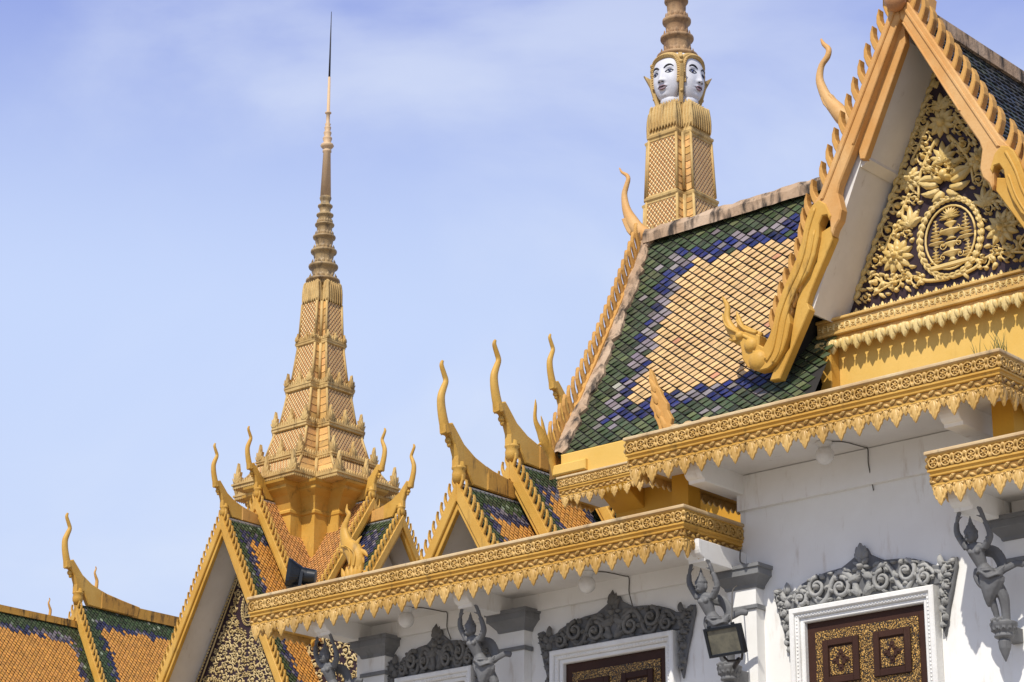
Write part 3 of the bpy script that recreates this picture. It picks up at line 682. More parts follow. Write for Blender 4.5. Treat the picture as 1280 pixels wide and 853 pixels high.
# ------------------------------------------------------------------ doors with carved crests
CREST = [(0, .64), (.07, .6), (.11, .52), (.2, .47), (.3, .42), (.5, .405), (.7, .37), (.86, .315), (.97, .25), (1.06, .235), (1.13, .265), (1.2, .31), (1.27, .30), (1.275, .2), (1.24, .08), (1.2, -.08), (1.15, -.24), (1.11, -.42), (1.065, -.6), (1.03, -.5), (1.02, -.2), (1.02, .02), (0, .02)]
def door(root, x, hw, ztop, zbot, crest_m, Yw=23.8, seed=1):
    T = FRONT(x, Yw, 0); q = hw / 1.0
    d = MB(); box(d, T, -hw + 0.15, hw - 0.15, 0.0, 0.02, zbot, ztop - 0.15)
    dr = part(d, 'door', LACQUER, root)
    mb = MB()
    for (o0, o1, n1) in ((0.0, 0.07, 0.16), (0.06, 0.12, 0.125), (0.115, 0.175, 0.09)):
        a, b = hw - o0, hw - o1
        prism(mb, T, [(-a, zbot), (-a, ztop - o0), (a, ztop - o0), (a, zbot), (b, zbot), (b, ztop - o1), (-b, ztop - o1), (-b, zbot)], 0.0, n1, 0, 0.012)
    for zz in [ztop - 0.1 - 0.045 * i for i in range(int((ztop - zbot) / 0.045) - 2)]:
        for s in (-1, 1): dome(mb, T, s * (hw - 0.095), zz, 0.014, 0.012, 0.123, 0, 6)
    for i in range(int(2 * (hw - 0.12) / 0.045)):
        dome(mb, T, -hw + 0.13 + 0.045 * i, ztop - 0.095, 0.014, 0.012, 0.123, 0, 6)
    part(mb, 'door_frame', FRAME_W, dr)
    iw = hw - 0.175; zt = ztop - 0.175
    g = MB(); k = MB(); sq = MB()
    gx0, gw = iw - 0.115, 0.105
    box(g, T, -gx0, gx0, 0.02, 0.032, zbot, zt - 0.125)          # one gilt field, dark frames are set proud on it
    zz = zt - 0.125 - 0.115
    cw = 0.10
    pw = gx0 - gw - cw
    while zz - 0.56 > zbot:
        for s in (-1, 1):
            k = MB(); sq = MB(); cx = s * (cw + pw / 2); a = pw / 2; h = min(0.56, pw * 1.05)
            zc = zz - h / 2
            for (e0, e1, n1) in ((0.0, 0.045, 0.06), (0.04, 0.085, 0.048)):
                prism(k, T, [(cx - a + e0, zc - h / 2 + e0), (cx + a - e0, zc - h / 2 + e0), (cx + a - e0, zc + h / 2 - e0), (cx - a + e0, zc + h / 2 - e0)], 0.03, n1 - 0.02 if e0 else 0.036, 0, 0.004)
            for s2 in (-1, 1):
                box(k, T, cx + s2 * (a - 0.04) - 0.04, cx + s2 * (a - 0.04) + 0.04, 0.032, 0.062, zc - h / 2, zc + h / 2, 0, 0.008)
                box(k, T, cx - a + 0.081, cx + a - 0.081, 0.032, 0.062, zc + s2 * (h / 2 - 0.04) - 0.04, zc + s2 * (h / 2 - 0.04) + 0.04, 0, 0.008)
            b = a - 0.1
            box(sq, T, cx - b, cx + b, 0.03, 0.042, zc - h / 2 + 0.1, zc + h / 2 - 0.1, 0)
            rr = min(b, h / 2 - 0.1) * 0.42
            pts = []
            for i in range(48):
                t = 2 * pi * i / 48; r = rr * (1.35 + 0.55 * cos(4 * t)) * (1.0 + 0.12 * abs(sin(t)))
                pts.append((cx + r * cos(t), zc + r * sin(t)))
            prism(k, T, pts, 0.04, 0.052, 0, 0.005)
            for i in range(8):
                t = 2 * pi * i / 8; r = rr * (1.3 if i % 2 == 0 else 0.95); dome(k, T, cx + r * cos(t), zc + r * sin(t), rr * 0.3, 0.014, 0.05, 0, 8)
            leaf(sq, T, cx, zc - rr * 0.75, pi / 2, rr * 1.5, rr * 0.42, 0.02, 0.05, 0, 0, 0, 6)
            k.add(sq.v, sq.f, 1); part(k, 'door_panel', [LACQUER, CARVED], dr)
        zz -= h + 0.15
    part(g, 'gilt_field', CARVED, dr)
    c = MB(); full = [(a * q if a <= 1.03 else hw + (a - 1.0), b) for a, b in CREST]
    poly = full + [(-a, b) for a, b in reversed(full[1:-1])]
    prism(c, T, [(a, ztop + b) for a, b in poly], 0.0, 0.05, 1, 0.012)
    rn = random.Random(seed); Tz = lambda a, b, z: T(a, b, ztop + z)
    occ = [(0, .12, .1), (0, .36, .13), (0, .54, .1)]
    rosette(c, Tz, 0, .38, .13, 0.10, 0.05, 7); palmette(c, Tz, 0, .47, .2, .2, 0.09, 0.05)
    for s in (-1, 1):
        leaf(c, Tz, 0.02 * s, .3, -pi / 2 + s * 0.9, .22, .06, .09, .05, 2, s * .8); leaf(c, Tz, 0.05 * s, .04, pi / 2 - s * .3, .16, .05, .08, .05, 2, -s * .6); leaf(c, Tz, 0.02 * s, .05, pi / 2 - s * 1.0, .18, .05, .08, .05, 2, -s * .4)
        pts = [(s * a * q, b) for a, b in ((.06, .06), (.14, .26), (.30, .36), (.42, .26), (.50, .08), (.62, .05), (.74, .2), (.86, .27), (.98, .14))]
        vine(c, Tz, smoothline(pts, 5), .042, .026, .06)
        for (a, b, r, d) in ((.29, .17, .135, 1), (.62, .225, .14, -1), (.86, .12, .10, 1)):
            sp_ = [(s * (a + r * (.95 - .7 * t) * cos(1.6 + d * 8.2 * t)) * q, b + r * (.95 - .7 * t) * sin(1.6 + d * 8.2 * t), .02 + .03 * t) for t in [k / 18 for k in range(19)]]
            vine(c, Tz, sp_, .034, .016, .06); dome(c, Tz, s * a * q, b, r * .3, .12, .05, 0, 8)
            for k_ in range(5):
                g_ = 1.6 + d * (.6 + 1.25 * k_); ca_, sa_ = cos(g_), sin(g_); ang = atan2(sa_, s * ca_)
                leaf(c, Tz, s * (a + r * .8 * ca_) * q, b + r * .8 * sa_, ang + s * d * .7, r * .62, r * .2, .085, .055, 2, s * d * 1.1, 0, 6)
    occ += [(.29 * q, .17, .135), (.62 * q, .22, .14), (.86 * q, .12, .10)]
    fill(c, Tz, full + [(0, .3)], occ, [(.065, 'l')] * 12 + [(.045, 'l')] * 14, .08, rn, .045, 0, True, 200)
    for s in (-1, 1):
        for i in range(9):
            t = i / 8; u0 = hw + 0.17 - 0.1 * t; z0 = .2 - .72 * t
            leaf(c, Tz, s * (u0 - 0.08 * (1 - t)), z0 + 0.02, (pi / 2 - s * (0.7 if i % 2 else -0.5)), .13 * (1.1 - .5 * t), .045, .07, .05, 2, s * (.8 if i % 2 else -.8))
        for (a, b, r) in ((.19, .19, .08), (.15, .03, .07), (.11, -.14, .06)): spiral(c, Tz, s * (hw + a - .02), b, r, s, 0.4, .07, .05)
    part(c, 'carved_crest', [crest_m, GREY], dr)

# ================================================================== GROUND
g = MB(); g.add([(-900, -300, 0), (900, -300, 0), (900, 1500, 0), (-900, 1500, 0)], [(0, 1, 2, 3)])
solo(g, 'ground', PAVING, (0, 0, 0), None, None, kind='structure')

# ================================================================== MAIN HALL (bay with the big gable)
YW = 23.8
hall = thing('palace_hall', (-15.23, YW, 0), 'white hall at right with a big cream tiled roof and carved front gable', 'building')
m = MB()
wbox(m, -17.0, -13.3, YW, YW + 0.5, 0, 9.98)
wbox(m, -17.0, -13.3, YW - 0.07, YW, 9.50, 9.94)
wbox(m, -17.0, -16.5, YW + 0.5, 26, 0, 9.95)
part(m, 'wall', WHITE, hall)
m = MB(); wbox(m, -20.4, -17.02, 25.6, 30, 9.3, 11.3); part(m, 'ochre_wall', OCHRE_DARK, hall)
m = MB(); wbox(m, -17.6, -17.35, 23.2, 23.45, 9.3, 9.98); part(m, 'post', OCHRE_DARK, hall)
m = MB(); wbox(m, -13.05, -12.78, 23.15, 23.42, 9.3, 9.98); part(m, 'post', OCHRE_DARK, hall)
m = MB(); wbox(m, -22.0, -9.0, 24.4, 32.5, 0, 9.25); part(m, 'rear_wall', WHITE, hall)
m = MB(); wbox(m, -17.75, -12.65, 22.75, 26.0, 10.24, 10.31); part(m, 'terrace', TERRACE, hall)
eave(hall, -17.84, -12.60, 22.59, YW + 1.2, 10.35, name='upper_eave')
bracket(hall, -17.02, 9.97, 9.70); bracket(hall, -13.42, 9.97, 9.70)
pilaster(hall, -13.06, 8.72)
door(hall, -15.23, 1.0, 8.14, 5.0, GREY_ORN, seed=4)
# cornice under the left part of the big roof
m = MB(); box(m, W0, -21.10, -17.1, 25.23, 25.8, 11.0, 11.36, 0, 0.02); box(m, W0, -21.2, -20.6, 25.17, 25.75, 11.05, 11.2, 0, 0.015); part(m, 'cornice_block', YELLOW, hall)
eave(hall, -21.12, -17.15, 25.2, 26.0, 11.02, 0.72, (True, False), name='rear_eave', big=0.3)
m = MB(); prism(m, EAST(-20.15, 25.2), [(0.4, 10.74), (0.0, 10.74), (0.05, 10.65), (0.4, 10.45)], -0.25, 0.25, 0, 0.01); part(m, 'bracket', OCHRE_DARK, hall)

# big roof ---------------------------------------------------------
XV, RY, RZ = -21.2, 27.5, 15.32
P0, P1 = Vector((XV, RY, RZ)), Vector((XV, 25.3, 11.36))
roofw = 5.2; slo = (P1 - P0).length
NVr = Vector((0, -(RZ - 11.36), 2.2)).normalized()
NVr = Vector((0, -3.96, 2.2)).normalized()
def SR(a, t): 
    s = -0.10 * sin(pi * t)
    return P0 + Vector((roofw * a, 0, 0)) + (P1 - P0) * t + NVr * s
def bigpat(i, j, nc, nr):
    ii = i + 0.5 * (j % 2)
    lft = ii * 1.0; topd = (j + 0.5) * 0.085 / 0.21; bot = (nr - 1 - j) * 0.085 / 0.21; rgt = 19.6 - ii
    mm = min(lft, topd * 1.12, bot * 1.1 + 0.55, rgt) + random.uniform(-0.42, 0.42)
    r = random.random()
    if mm < 2.75:
        if r < 0.02: return jit((0.4, 0.38, 0.32), 0.2)
        if r < 0.15 and mm > 1.4: return jit(LIL, 0.25)
        if r < 0.25: return jit((0.11, 0.13, 0.055), 0.3)
        return jit(GRN, 0.45)
    if mm < 4.55:
        wl = 0.62 if (lft < 5.0 and topd > 6) else 0.25
        return jit(LIL, 0.3) if r < wl else (jit(BLU, 0.45) if r < 0.93 else jit(GRN, 0.3))
    if r < 0.03: return jit((0.62, 0.30, 0.16), 0.2)
    return jit(CRM, 0.13)
def clip(p):
    if p.y < 25.98: return p.x < -16.86 - 0.10 * random.random()
    if p.y < 26.6: return p.x < -17.2
    return p.x < -16.2
mb = MB(); random.seed(21)
tiles_diamond(mb, SR, NVr, roofw, slo, 0.21, 0.085, bigpat, clip)
b = MB(); NS = 8
v = [];
for k in range(NS + 1):
    for a in (0, (-17.16 - XV) / roofw): v.append(SR(a, k / NS) + NVr * 0.004)
n0 = len(v); v += [p - NVr * 0.14 for p in v]
f = []
for k in range(NS):
    f.append((2 * k, 2 * k + 1, 2 * k + 3, 2 * k + 2)); f.append((n0 + 2 * k, n0 + 2 * k + 1, n0 + 2 * k + 3, n0 + 2 * k + 2)); f.append((2 * k, 2 * k + 2, n0 + 2 * k + 2, n0 + 2 * k)); f.append((2 * k + 1, 2 * k + 3, n0 + 2 * k + 3, n0 + 2 * k + 1))
f.append((2 * NS, 2 * NS + 1, n0 + 2 * NS + 1, n0 + 2 * NS)); f.append((0, 1, n0 + 1, n0))
b.add(v, f)
b.add([SR((-17.16 - XV) / roofw, .85), SR((-16.86 - XV) / roofw, .85), SR((-16.86 - XV) / roofw, 1), SR((-17.16 - XV) / roofw, 1)], [(0, 1, 2, 3)])
# back slope, plain
b.add([(XV, RY, RZ - 0.02), (-15.2, RY, RZ - 0.02), (-15.2, 29.7, 11.4), (XV, 29.7, 11.4)], [(0, 1, 2, 3)])
b.add([(XV + 0.1, 25.4, 11.3), (XV + 0.1, 29.6, 11.3), (XV + 0.1, RY, RZ - 0.2)], [(0, 1, 2)])
bed = part(b, 'roof', SHADE_DARK, hall); part(mb, 'roof_tiles', TILE, bed)
# weathered strip over the verge
mb = MB(); rn = random.Random(9); v = []; f = []; K = 44
for k in range(K + 1):
    t = k / K; c = SR(0, t)
    jt = lambda a: rn.uniform(-a, a)
    wl = 0.12 + jt(0.045) + 0.03 * t + rn.choice((0, 0, 0, -.05))
    v += [c + Vector((-0.07, 0, 0)) - NVr * 0.10, c + Vector((-0.075 + jt(.012), 0, 0)) + NVr * (0.075 + jt(.015)), c + Vector((wl * 0.6, 0, 0)) + NVr * (0.09 + jt(.018)), c + Vector((wl, 0, 0)) + NVr * (0.06 + jt(.015)), c + Vector((wl, 0, 0)) - NVr * 0.05]
for k in range(K):
    for q in range(4): f.append((k * 5 + q, k * 5 + q + 1, (k + 1) * 5 + q + 1, (k + 1) * 5 + q))
mb.add(v, f); verge = part(mb, 'verge_capping', RIDGE, hall)
mb = MB(); prism(mb, lambda a, n, z: Vector((n, -a, z)), [((a - 0.1) * 0.21, b * 0.31) for a, b in CLAW], -0.03, 0.03, 0, 0.012)
spots = []
for k in range(23):
    p = SR(0, (k + 0.8) / 23.8); spots.append((p.x - 0.11, p.y - 0.06, p.z + 0.07))
spread(mb, 'crocket', GOLD_OLD, verge, spots)
mb = MB(); prism(mb, W0 if False else (lambda a, n, z: Vector((XV - 0.11 + n, a, z))), [(RY, RZ + 0.02), (25.3, 11.38), (25.3, 11.05), (RY, RZ - 0.4)], -0.05, 0.06, 0, 0.01); part(mb, 'gable_board', GOLD_OLD, hall)
# ridge
mb = MB(); v = []; f = []; K = 36
for k in range(K + 1):
    x = XV - 0.02 + (5.4) * k / K; jt = lambda a: rn.uniform(-a, a)
    v += [Vector((x, RY - 0.15 + jt(.012), RZ - 0.1)), Vector((x, RY - 0.15 + jt(.012), RZ + 0.05 + jt(.02))), Vector((x, RY - 0.09, RZ + 0.14 + jt(.02))), Vector((x, RY + 0.09, RZ + 0.15 + jt(.02))), Vector((x, RY + 0.15, RZ - 0.1))]
for k in range(K):
    for q in range(4): f.append((k * 5 + q, k * 5 + q + 1, (k + 1) * 5 + q + 1, (k + 1) * 5 + q))
mb.add(v, f); ridge = part(mb, 'ridge_capping', RIDGE, hall)
# horn at the verge end of the ridge
BH = [(-0.573, 1.355, 5), (-0.529, 1.27, 11), (-0.439, 1.2, 16), (-0.401, 1.123, 20), (-0.441, 1.012, 24), (-0.482, 0.891, 27), (-0.471, 0.733, 33), (-0.427, 0.568, 42), (-0.34, 0.40, 54), (-0.22, 0.22, 62), (0.0, 0.04, 66)]
mb = MB(); h = smoothline(BH, 3)
tube(mb, [(XV + a, RY, RZ + z) for a, z, r in h], [r / 6.09 / 88 for a, z, r in h], 10, 0, ((0, 1, 0), 0.85))
prism(mb, lambda a, n, z: Vector((XV + a, RY + n, RZ + z)), [(-0.50, 0.46), (-0.464, 0.358), (-0.40, 0.22), (-0.338, 0.14), (-0.30, 0.2), (-0.22, 0.3), (-0.3, 0.46)], -0.07, 0.07, 0, 0.015)
part(mb, 'horn_finial', GOLD_PINK, hall)
# upper tier and its horn, behind the front gable
UC = [(-17.945, 17.678, 4), (-17.904, 17.582, 9), (-17.82, 17.473, 12), (-17.847, 17.358, 14), (-17.955, 17.247, 14), (-18.0, 17.055, 17), (-17.959, 16.879, 20), (-17.878, 16.691, 24), (-17.733, 16.485, 32), (-17.55, 16.25, 38), (-17.2, 16.05, 42)]
mb = MB(); h = smoothline(UC, 3)
tube(mb, [(a, RY, z) for a, z, r in h], [r / 3.158 / 88 for a, z, r in h], 10, 0, ((0, 1, 0), 0.85))
prism(mb, lambda a, n, z: Vector((a, RY + n, z)), [(-17.97, 16.72), (-17.93, 16.6), (-17.86, 16.5), (-17.78, 16.45), (-17.7, 16.58), (-17.8, 16.74)], -0.06, 0.06, 0, 0.015)
part(mb, 'horn_finial', GOLD_PINK, hall)
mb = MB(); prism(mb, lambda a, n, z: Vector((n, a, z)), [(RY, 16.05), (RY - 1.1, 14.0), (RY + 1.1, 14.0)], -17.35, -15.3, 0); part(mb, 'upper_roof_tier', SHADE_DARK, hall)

# front gable -------------------------------------------------------
GX, GY = -15.23, 25.35
TG = FRONT(GX, GY, 0)
def edge(zz, k=0.525): return (16.50 - zz) * k
UPPER = [(0.0, 16.56), (-0.175, 16.431), (-1.40, 14.10), (-1.376, 14.195), (-1.206, 14.368), (-0.80, 14.70), (-0.734, 14.912), (-0.028, 16.232), (0, 16.28)]
BOARD = [(0.0, 16.56), (-0.14, 16.46), (-1.374, 14.139), (-1.487, 13.987), (-1.384, 14.015), (-1.277, 13.877), (-1.236, 13.721), (-1.229, 13.546), (-1.2, 13.485), (-1.163, 13.576), (-1.078, 13.68), (-1.044, 13.815), (-1.092, 14.063), (-1.06, 14.18), (-0.807, 14.64), (-0.028, 16.232), (0.0, 16.27)]
FASCIA = [(0.0, 16.28), (-0.10, 16.11), (-0.81, 14.66), (-0.79, 14.5), (-0.715, 14.48), (-0.003, 15.95)]
NAGA = [(-1.383, 14.033), (-1.487, 13.987), (-1.551, 13.913), (-1.619, 13.749), (-1.682, 13.511), (-1.782, 13.283), (-1.913, 13.062), (-2.023, 12.873), (-2.135, 12.647), (-2.184, 12.443), (-2.25, 12.316), (-2.35, 12.177), (-2.418, 12.228), (-2.401, 12.35), (-2.514, 12.44), (-2.62, 12.47), (-2.74, 12.45), (-2.85, 12.42), (-2.859, 12.367), (-2.742, 12.362), (-2.713, 12.24), (-2.693, 12.085), (-2.614, 11.95), (-2.452, 11.861), (-2.288, 11.861), (-2.155, 11.921), (-2.044, 12.056), (-1.968, 12.216), (-1.911, 12.417), (-1.932, 12.6), (-1.877, 12.766), (-1.736, 12.911), (-1.589, 13.055), (-1.478, 13.279), (-1.407, 13.513), (-1.391, 13.689), (-1.334, 13.791), (-1.258, 13.785), (-1.229, 13.702), (-1.20, 13.76), (-1.277, 13.95)]
PLANK = [(-1.248, 13.652), (-1.22, 13.483), (-1.62, 12.794), (-1.674, 12.664), (-1.642, 12.567), (-2.151, 11.708), (-2.314, 11.718), (-2.247, 11.853), (-1.98, 12.1), (-1.907, 12.45), (-1.80, 12.85), (-1.50, 13.2), (-1.41, 13.6)]
RGD = [(-1.44, 13.93), (-1.56, 13.65), (-1.64, 13.36), (-1.75, 13.12), (-1.88, 12.92), (-1.99, 12.73), (-2.08, 12.52), (-2.13, 12.33), (-2.2, 12.1), (-2.3, 11.97)]
for sd in (-1, 1):
    fl = lambda P: [(-sd * a, b) for a, b in P]
    mb = MB(); prism(mb, TG, fl(BOARD), -0.06, 0.10, 0, 0.018)
    mb2 = [(-0.12, 16.33), (-1.30, 14.06)]
    prism(mb, TG, fl([(-0.10, 16.40), (-1.36, 14.03), (-1.31, 14.03), (-0.06, 16.38)]), 0.09, 0.125, 0, 0.012)
    prism(mb, TG, fl([(-0.06, 16.20), (-0.83, 14.68), (-0.80, 14.68), (-0.03, 16.19)]), 0.09, 0.118, 0, 0.01)
    bd = part(mb, 'gable_board', GOLD_PINK, hall)
    mb = MB(); prism(mb, TG, fl(FASCIA if sd < 0 else [(0.0, 16.30), (-0.06, 16.18), (-0.80, 14.72), (-0.755, 14.66), (-0.003, 16.16)]), -0.13, -0.01 if sd < 0 else -0.08, 0, 0.008); part(mb, 'inner_fascia', GOLD_PINK, bd)
    crk = [(0.16 + 0.112 * k, 16.40 - 0.214 * k) for k in range(11)]
    crockets(TG, sd, 1.9, 0, 0, 0.34, bd, GOLD_OLD, -0.05, 0.08, line=crk)
    mb = MB(); prism(mb, TG, fl(NAGA), -0.06, 0.12, 0, 0.013)
    rg = smoothline(RGD, 4); tube(mb, [TG(-sd * a, 0.12, b) for a, b in rg], [0.024] * len(rg), 6); tube(mb, [TG(-sd * (a + .10), 0.12, b - .04) for a, b in rg[4:]], [0.018] * len(rg[4:]), 6)
    for a, b, r in ((-2.45, 12.02, .15), (-2.55, 12.25, .11), (-2.72, 12.42, .07)): dome(mb, TG, -sd * a, b, r, 0.07, 0.11, 0, 10)
    for pts in ([(-2.5, 12.3), (-2.75, 12.47), (-2.95, 12.62), (-3.0, 12.8)], [(-2.45, 12.4), (-2.65, 12.5), (-2.78, 12.66)], [(-2.3, 12.0), (-2.5, 12.14), (-2.6, 12.3)]):
        q = smoothline(pts, 3); tube(mb, [TG(-sd * a, 0.115, b) for a, b in q], [0.03 - 0.02 * i / (len(q) - 1) for i in range(len(q))], 6)
    flames(mb, lambda a, n, z, sd=sd: TG(-sd * a, 0.03 + n, z), [
        [(-2.60, 12.34, .12), (-2.78, 12.42, .10), (-2.92, 12.58, .072), (-2.99, 12.74, .055), (-2.975, 12.9, .042), (-3.01, 13.0, .03), (-3.06, 13.085, .006)],
        [(-2.55, 12.36, .09), (-2.70, 12.47, .075), (-2.77, 12.6, .05), (-2.80, 12.72, .032), (-2.83, 12.815, .006)],
        [(-2.45, 12.36, .07), (-2.58, 12.45, .06), (-2.66, 12.53, .036), (-2.70, 12.59, .006)], [(-2.7, 12.38, .07), (-2.86, 12.42, .05), (-2.965, 12.44, .012)]], 0.75)
    ng = part(mb, 'serpent_board', GOLD, hall)
    crk2 = [(1.44, 14.04), (1.54, 13.86), (1.61, 13.67), (1.66, 13.47), (1.73, 13.27), (1.83, 13.08), (1.93, 12.90), (2.02, 12.72), (2.10, 12.54), (2.17, 12.37)]
    crockets(TG, sd, 1.9, 0, 0, 0.34, ng, GOLD_OLD, -0.05, 0.08, line=crk2)
    mb = MB(); prism(mb, TG, fl(PLANK), -0.10, 0.045, 0, 0.012); part(mb, 'plank', GOLD, hall)
    # white soffits, stepped
    mb = MB()
    fwd = 0.0 if sd < 0 else -0.55
    prism(mb, TG, fl([(0, 16.0), (-0.73, 14.50), (-0.86, 14.60), (0, 16.3)]), -0.95, -0.12 + fwd, 0)
    prism(mb, TG, fl([(-0.70, 14.75), (-1.68, 12.55), (-1.82, 12.62), (-0.84, 14.78)]), -0.95, -0.08 + fwd, 0)
    if sd < 0: prism(mb, TG, fl([(-0.70, 14.50), (-0.83, 14.42), (-0.90, 14.62), (-0.72, 14.62)]), -0.95, -0.10, 0)
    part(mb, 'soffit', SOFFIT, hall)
    # tiled slopes of the cross wing
    for (a0, z0, a1, z1, yb) in ((0.0, 16.42, 1.42, 13.90, 32.0), (1.46, 13.85, 2.3, 12.0, 27.2)):
        A = Vector((GX + sd * a0, GY + 0.03, z0)); D = Vector((sd * (a1 - a0), 0, z1 - z0)); Yv = Vector((0, yb - GY, 0)); nv = Vector((sd * (z0 - z1), 0, a1 - a0)).normalized()
        Sx = lambda a, t, A=A, D=D, Yv=Yv: A + Yv * a + D * t
        mb = MB(); b = MB(); v = [Sx(0, 0), Sx(1, 0), Sx(1, 1), Sx(0, 1)]; b.add(v + [p - nv * 0.08 for p in v], [(0, 1, 2, 3), (7, 6, 5, 4), (0, 4, 5, 1), (1, 5, 6, 2), (2, 6, 7, 3), (3, 7, 4, 0)])
        o = part(b, 'roof_deck', SHADE_DARK, hall)
        def dk(i, j, nc, nr): return jit((0.02, 0.025, 0.035) if random.random() < 0.7 else (0.03, 0.04, 0.03), 0.4)
        if sd > 0 or a0 > 0: tiles_square(mb, Sx, nv, Yv.length, D.length, 0.16, 0.13, dk); part(mb, 'roof_tiles', TILE, o)
mb = MB(); box(mb, W0, GX - 0.12, GX + 0.12, GY + 0.1, 32, 16.38, 16.58, 0, 0.03); part(mb, 'ridge_capping', RIDGE, hall)
chofa(FRONT(GX, GY - 0.16, 16.33), 1.05, hall, GOLD_PINK, False)
PY = 26.2
TP = FRONT(GX, PY, 0)
mb = MB(); prism(mb, TP, [(0, 16.0), (-1.68, 12.55), (1.68, 12.55)], -0.15, 0.0, 0); ped = part(mb, 'pediment', PURPLE, hall)
r = MB(); rn = random.Random(12)
tri = [(0, 15.95), (-1.54, 12.80), (1.54, 12.80)]
medallion(r, TP, 0.03, 13.42, 0.47, 0.55, 0.06)
occ = [(0.03, 13.62, 0.48), (0.03, 13.22, 0.48), (0, 15.08, 0.20), (0, 14.25, 0.26), (0.2, 14.18, 0.16), (0, 14.62, 0.16), (0, 15.42, 0.10)]
rosette(r, TP, 0, 15.08, 0.21, 0.10, 0, 10)
for an in range(5): leaf(r, TP, 0, 15.27, pi / 2 + (an - 2) * 0.5, 0.24 - 0.03 * abs(an - 2), 0.05, 0.08, 0, 2, (an - 2) * 0.3)
for an in range(7): leaf(r, TP, 0, 14.50, pi / 2 + (an - 3) * 0.45, 0.30 - 0.04 * abs(an - 3), 0.055, 0.09, 0.02, 2, (an - 3) * 0.25)
dome(r, TP, 0, 14.32, 0.09, 0.13, 0.0, 0, 10)
for s in (-1, 1):
    for i, (a, b, L, an, cu) in enumerate(((0.08, 14.36, 0.28, 0.9, -1.2), (0.1, 14.28, 0.34, 0.45, -0.9), (0.1, 14.2, 0.36, 0.05, 0.8), (0.08, 14.12, 0.30, -0.35, 0.9), (0.04, 14.08, 0.2, -0.9, 0.8))):
        leaf(r, TP, s * a, b, an if s == 1 else pi - an, L, 0.06, 0.10, 0.01, 3, s * cu, 0, 8)
    spiral(r, TP, s * 0.13, 14.40, 0.08, s, 1.0, 0.12, 0.03); dome(r, TP, s * 0.07, 14.25, 0.05, 0.12, 0.03)
    for (a, b, R) in ((0.54, 14.40, 0.19), (0.80, 13.36, 0.25)):
        rosette(r, TP, s * a, b, R, 0.10, 0.0, 11); rosette(r, TP, s * a, b, R * 0.6, 0.13, 0.01, 7); occ.append((a, b, R - 0.01))
    for an in range(5): leaf(r, TP, s * 0.56, 13.72, pi / 2 + (an - 2) * 0.4, 0.30 - 0.04 * abs(an - 2), 0.05, 0.09, 0, 2, (an - 2) * 0.4)
    occ.append((0.57, 13.9, 0.13))
    for pts in ([(0.1, 14.85), (0.25, 14.65), (0.38, 14.4), (0.42, 14.1)], [(0.05, 12.86), (0.35, 12.9), (0.6, 13.02), (0.95, 12.98), (1.2, 12.9)], [(0.55, 14.2), (0.68, 13.95), (0.62, 13.7)], [(0.2, 15.15), (0.3, 14.95), (0.5, 14.65)], [(0.8, 13.1), (0.95, 13.0), (1.15, 13.15)], [(0.62, 13.75), (0.8, 13.72), (0.95, 13.55), (0.98, 13.3)]):
        q = smoothline([(s * a, b, 0.02) for a, b in pts], 4); vine(r, TP, q, 0.03, 0.018)
        for k in range(2, len(q) - 2, 3): leaf(r, TP, q[k][0], q[k][1], atan2(q[k + 1][1] - q[k][1], q[k + 1][0] - q[k][0]) + (0.8 if k % 2 else -0.8), 0.12, 0.035, 0.07, 0, 2, (0.8 if k % 2 else -0.8), 0, 5)
    for (a, b, R, d) in ((0.26, 14.92, 0.10, 1), (0.30, 14.66, 0.12, -1), (0.74, 14.06, 0.15, 1), (0.90, 13.76, 0.13, -1), (1.15, 13.06, 0.15, 1), (0.50, 12.96, 0.11, -1), (0.84, 12.98, 0.12, 1), (1.12, 13.38, 0.10, -1)):
        spiral(r, TP, s * a, b, R, d * s, 0.6 if s == 1 else pi - 0.6, 0.095); occ.append((a, b, R - 0.005))
    for i in range(30):
        t = i / 30; leaf(r, TP, s * (0.03 + 1.44 * t), 15.84 - 2.92 * t, -pi / 2 + s * (0.35 if i % 2 else 1.0), 0.15, 0.04, 0.06, 0, 2, s * (0.9 if i % 2 else -0.9), 0, 5)
fill(r, TP, tri, occ, [(0.09, 's')] * 8 + [(0.07, 's')] * 12 + [(0.06, 'l')] * 30 + [(0.045, 'l')] * 40, 0.08, rn, 0, 0, True, 160)
part(r, 'scrollwork', ORN_PALE, ped)
r = MB()
for i in range(22):
    palmette(r, TP, -1.45 + 2.9 * i / 21, 12.60, 0.17, 0.13, 0.06, 0.04)
    dome(r, TP, -1.45 + 2.9 * (i + 0.5) / 21, 12.62, 0.03, 0.04, 0.04)
part(r, 'leaf_cresting', ORN_PALE, ped)
# carved beam below the pediment and the yellow wall with its hanging leaves
mb = MB(); TB = FRONT(GX, 26.0, 0)
for (z0, z1, n1) in ((12.56, 12.60, 0.14), (12.40, 12.56, 0.10), (12.36, 12.40, 0.13), (12.30, 12.36, 0.06), (12.26, 12.30, 0.10)):
    box(mb, TB, -1.93, 1.93, -0.1, n1, z0, z1, 0, 0.008)
bm_ = part(mb, 'carved_beam', ORN, hall)
r = MB()
for i in range(44):
    u = -1.88 + 3.76 * i / 43
    spiral(r, TB, u, 12.48, 0.045, 1 if i % 2 else -1, 0.3, 0.025, 0.10, 0, 1.1, False); leaf(r, TB, u + 0.04, 12.43, pi / 2, 0.1, 0.02, 0.02, 0.10, 0, 0.5 if i % 2 else -0.5, 0, 4)
part(r, 'beam_carving', ORN_PALE, bm_)
mb = MB()
leaf(mb, lambda a, n, z: Vector((a, -n, z)), 0, 0.02, -pi / 2, 0.2, 0.07, 0.05, 0.0, 4, 0.0, 0, 10)
leaf(mb, lambda a, n, z: Vector((a, -n, z)), 0.03, 0.01, -pi / 2 + 0.5, 0.13, 0.04, 0.06, 0.0, 2, -0.4, 0, 6)
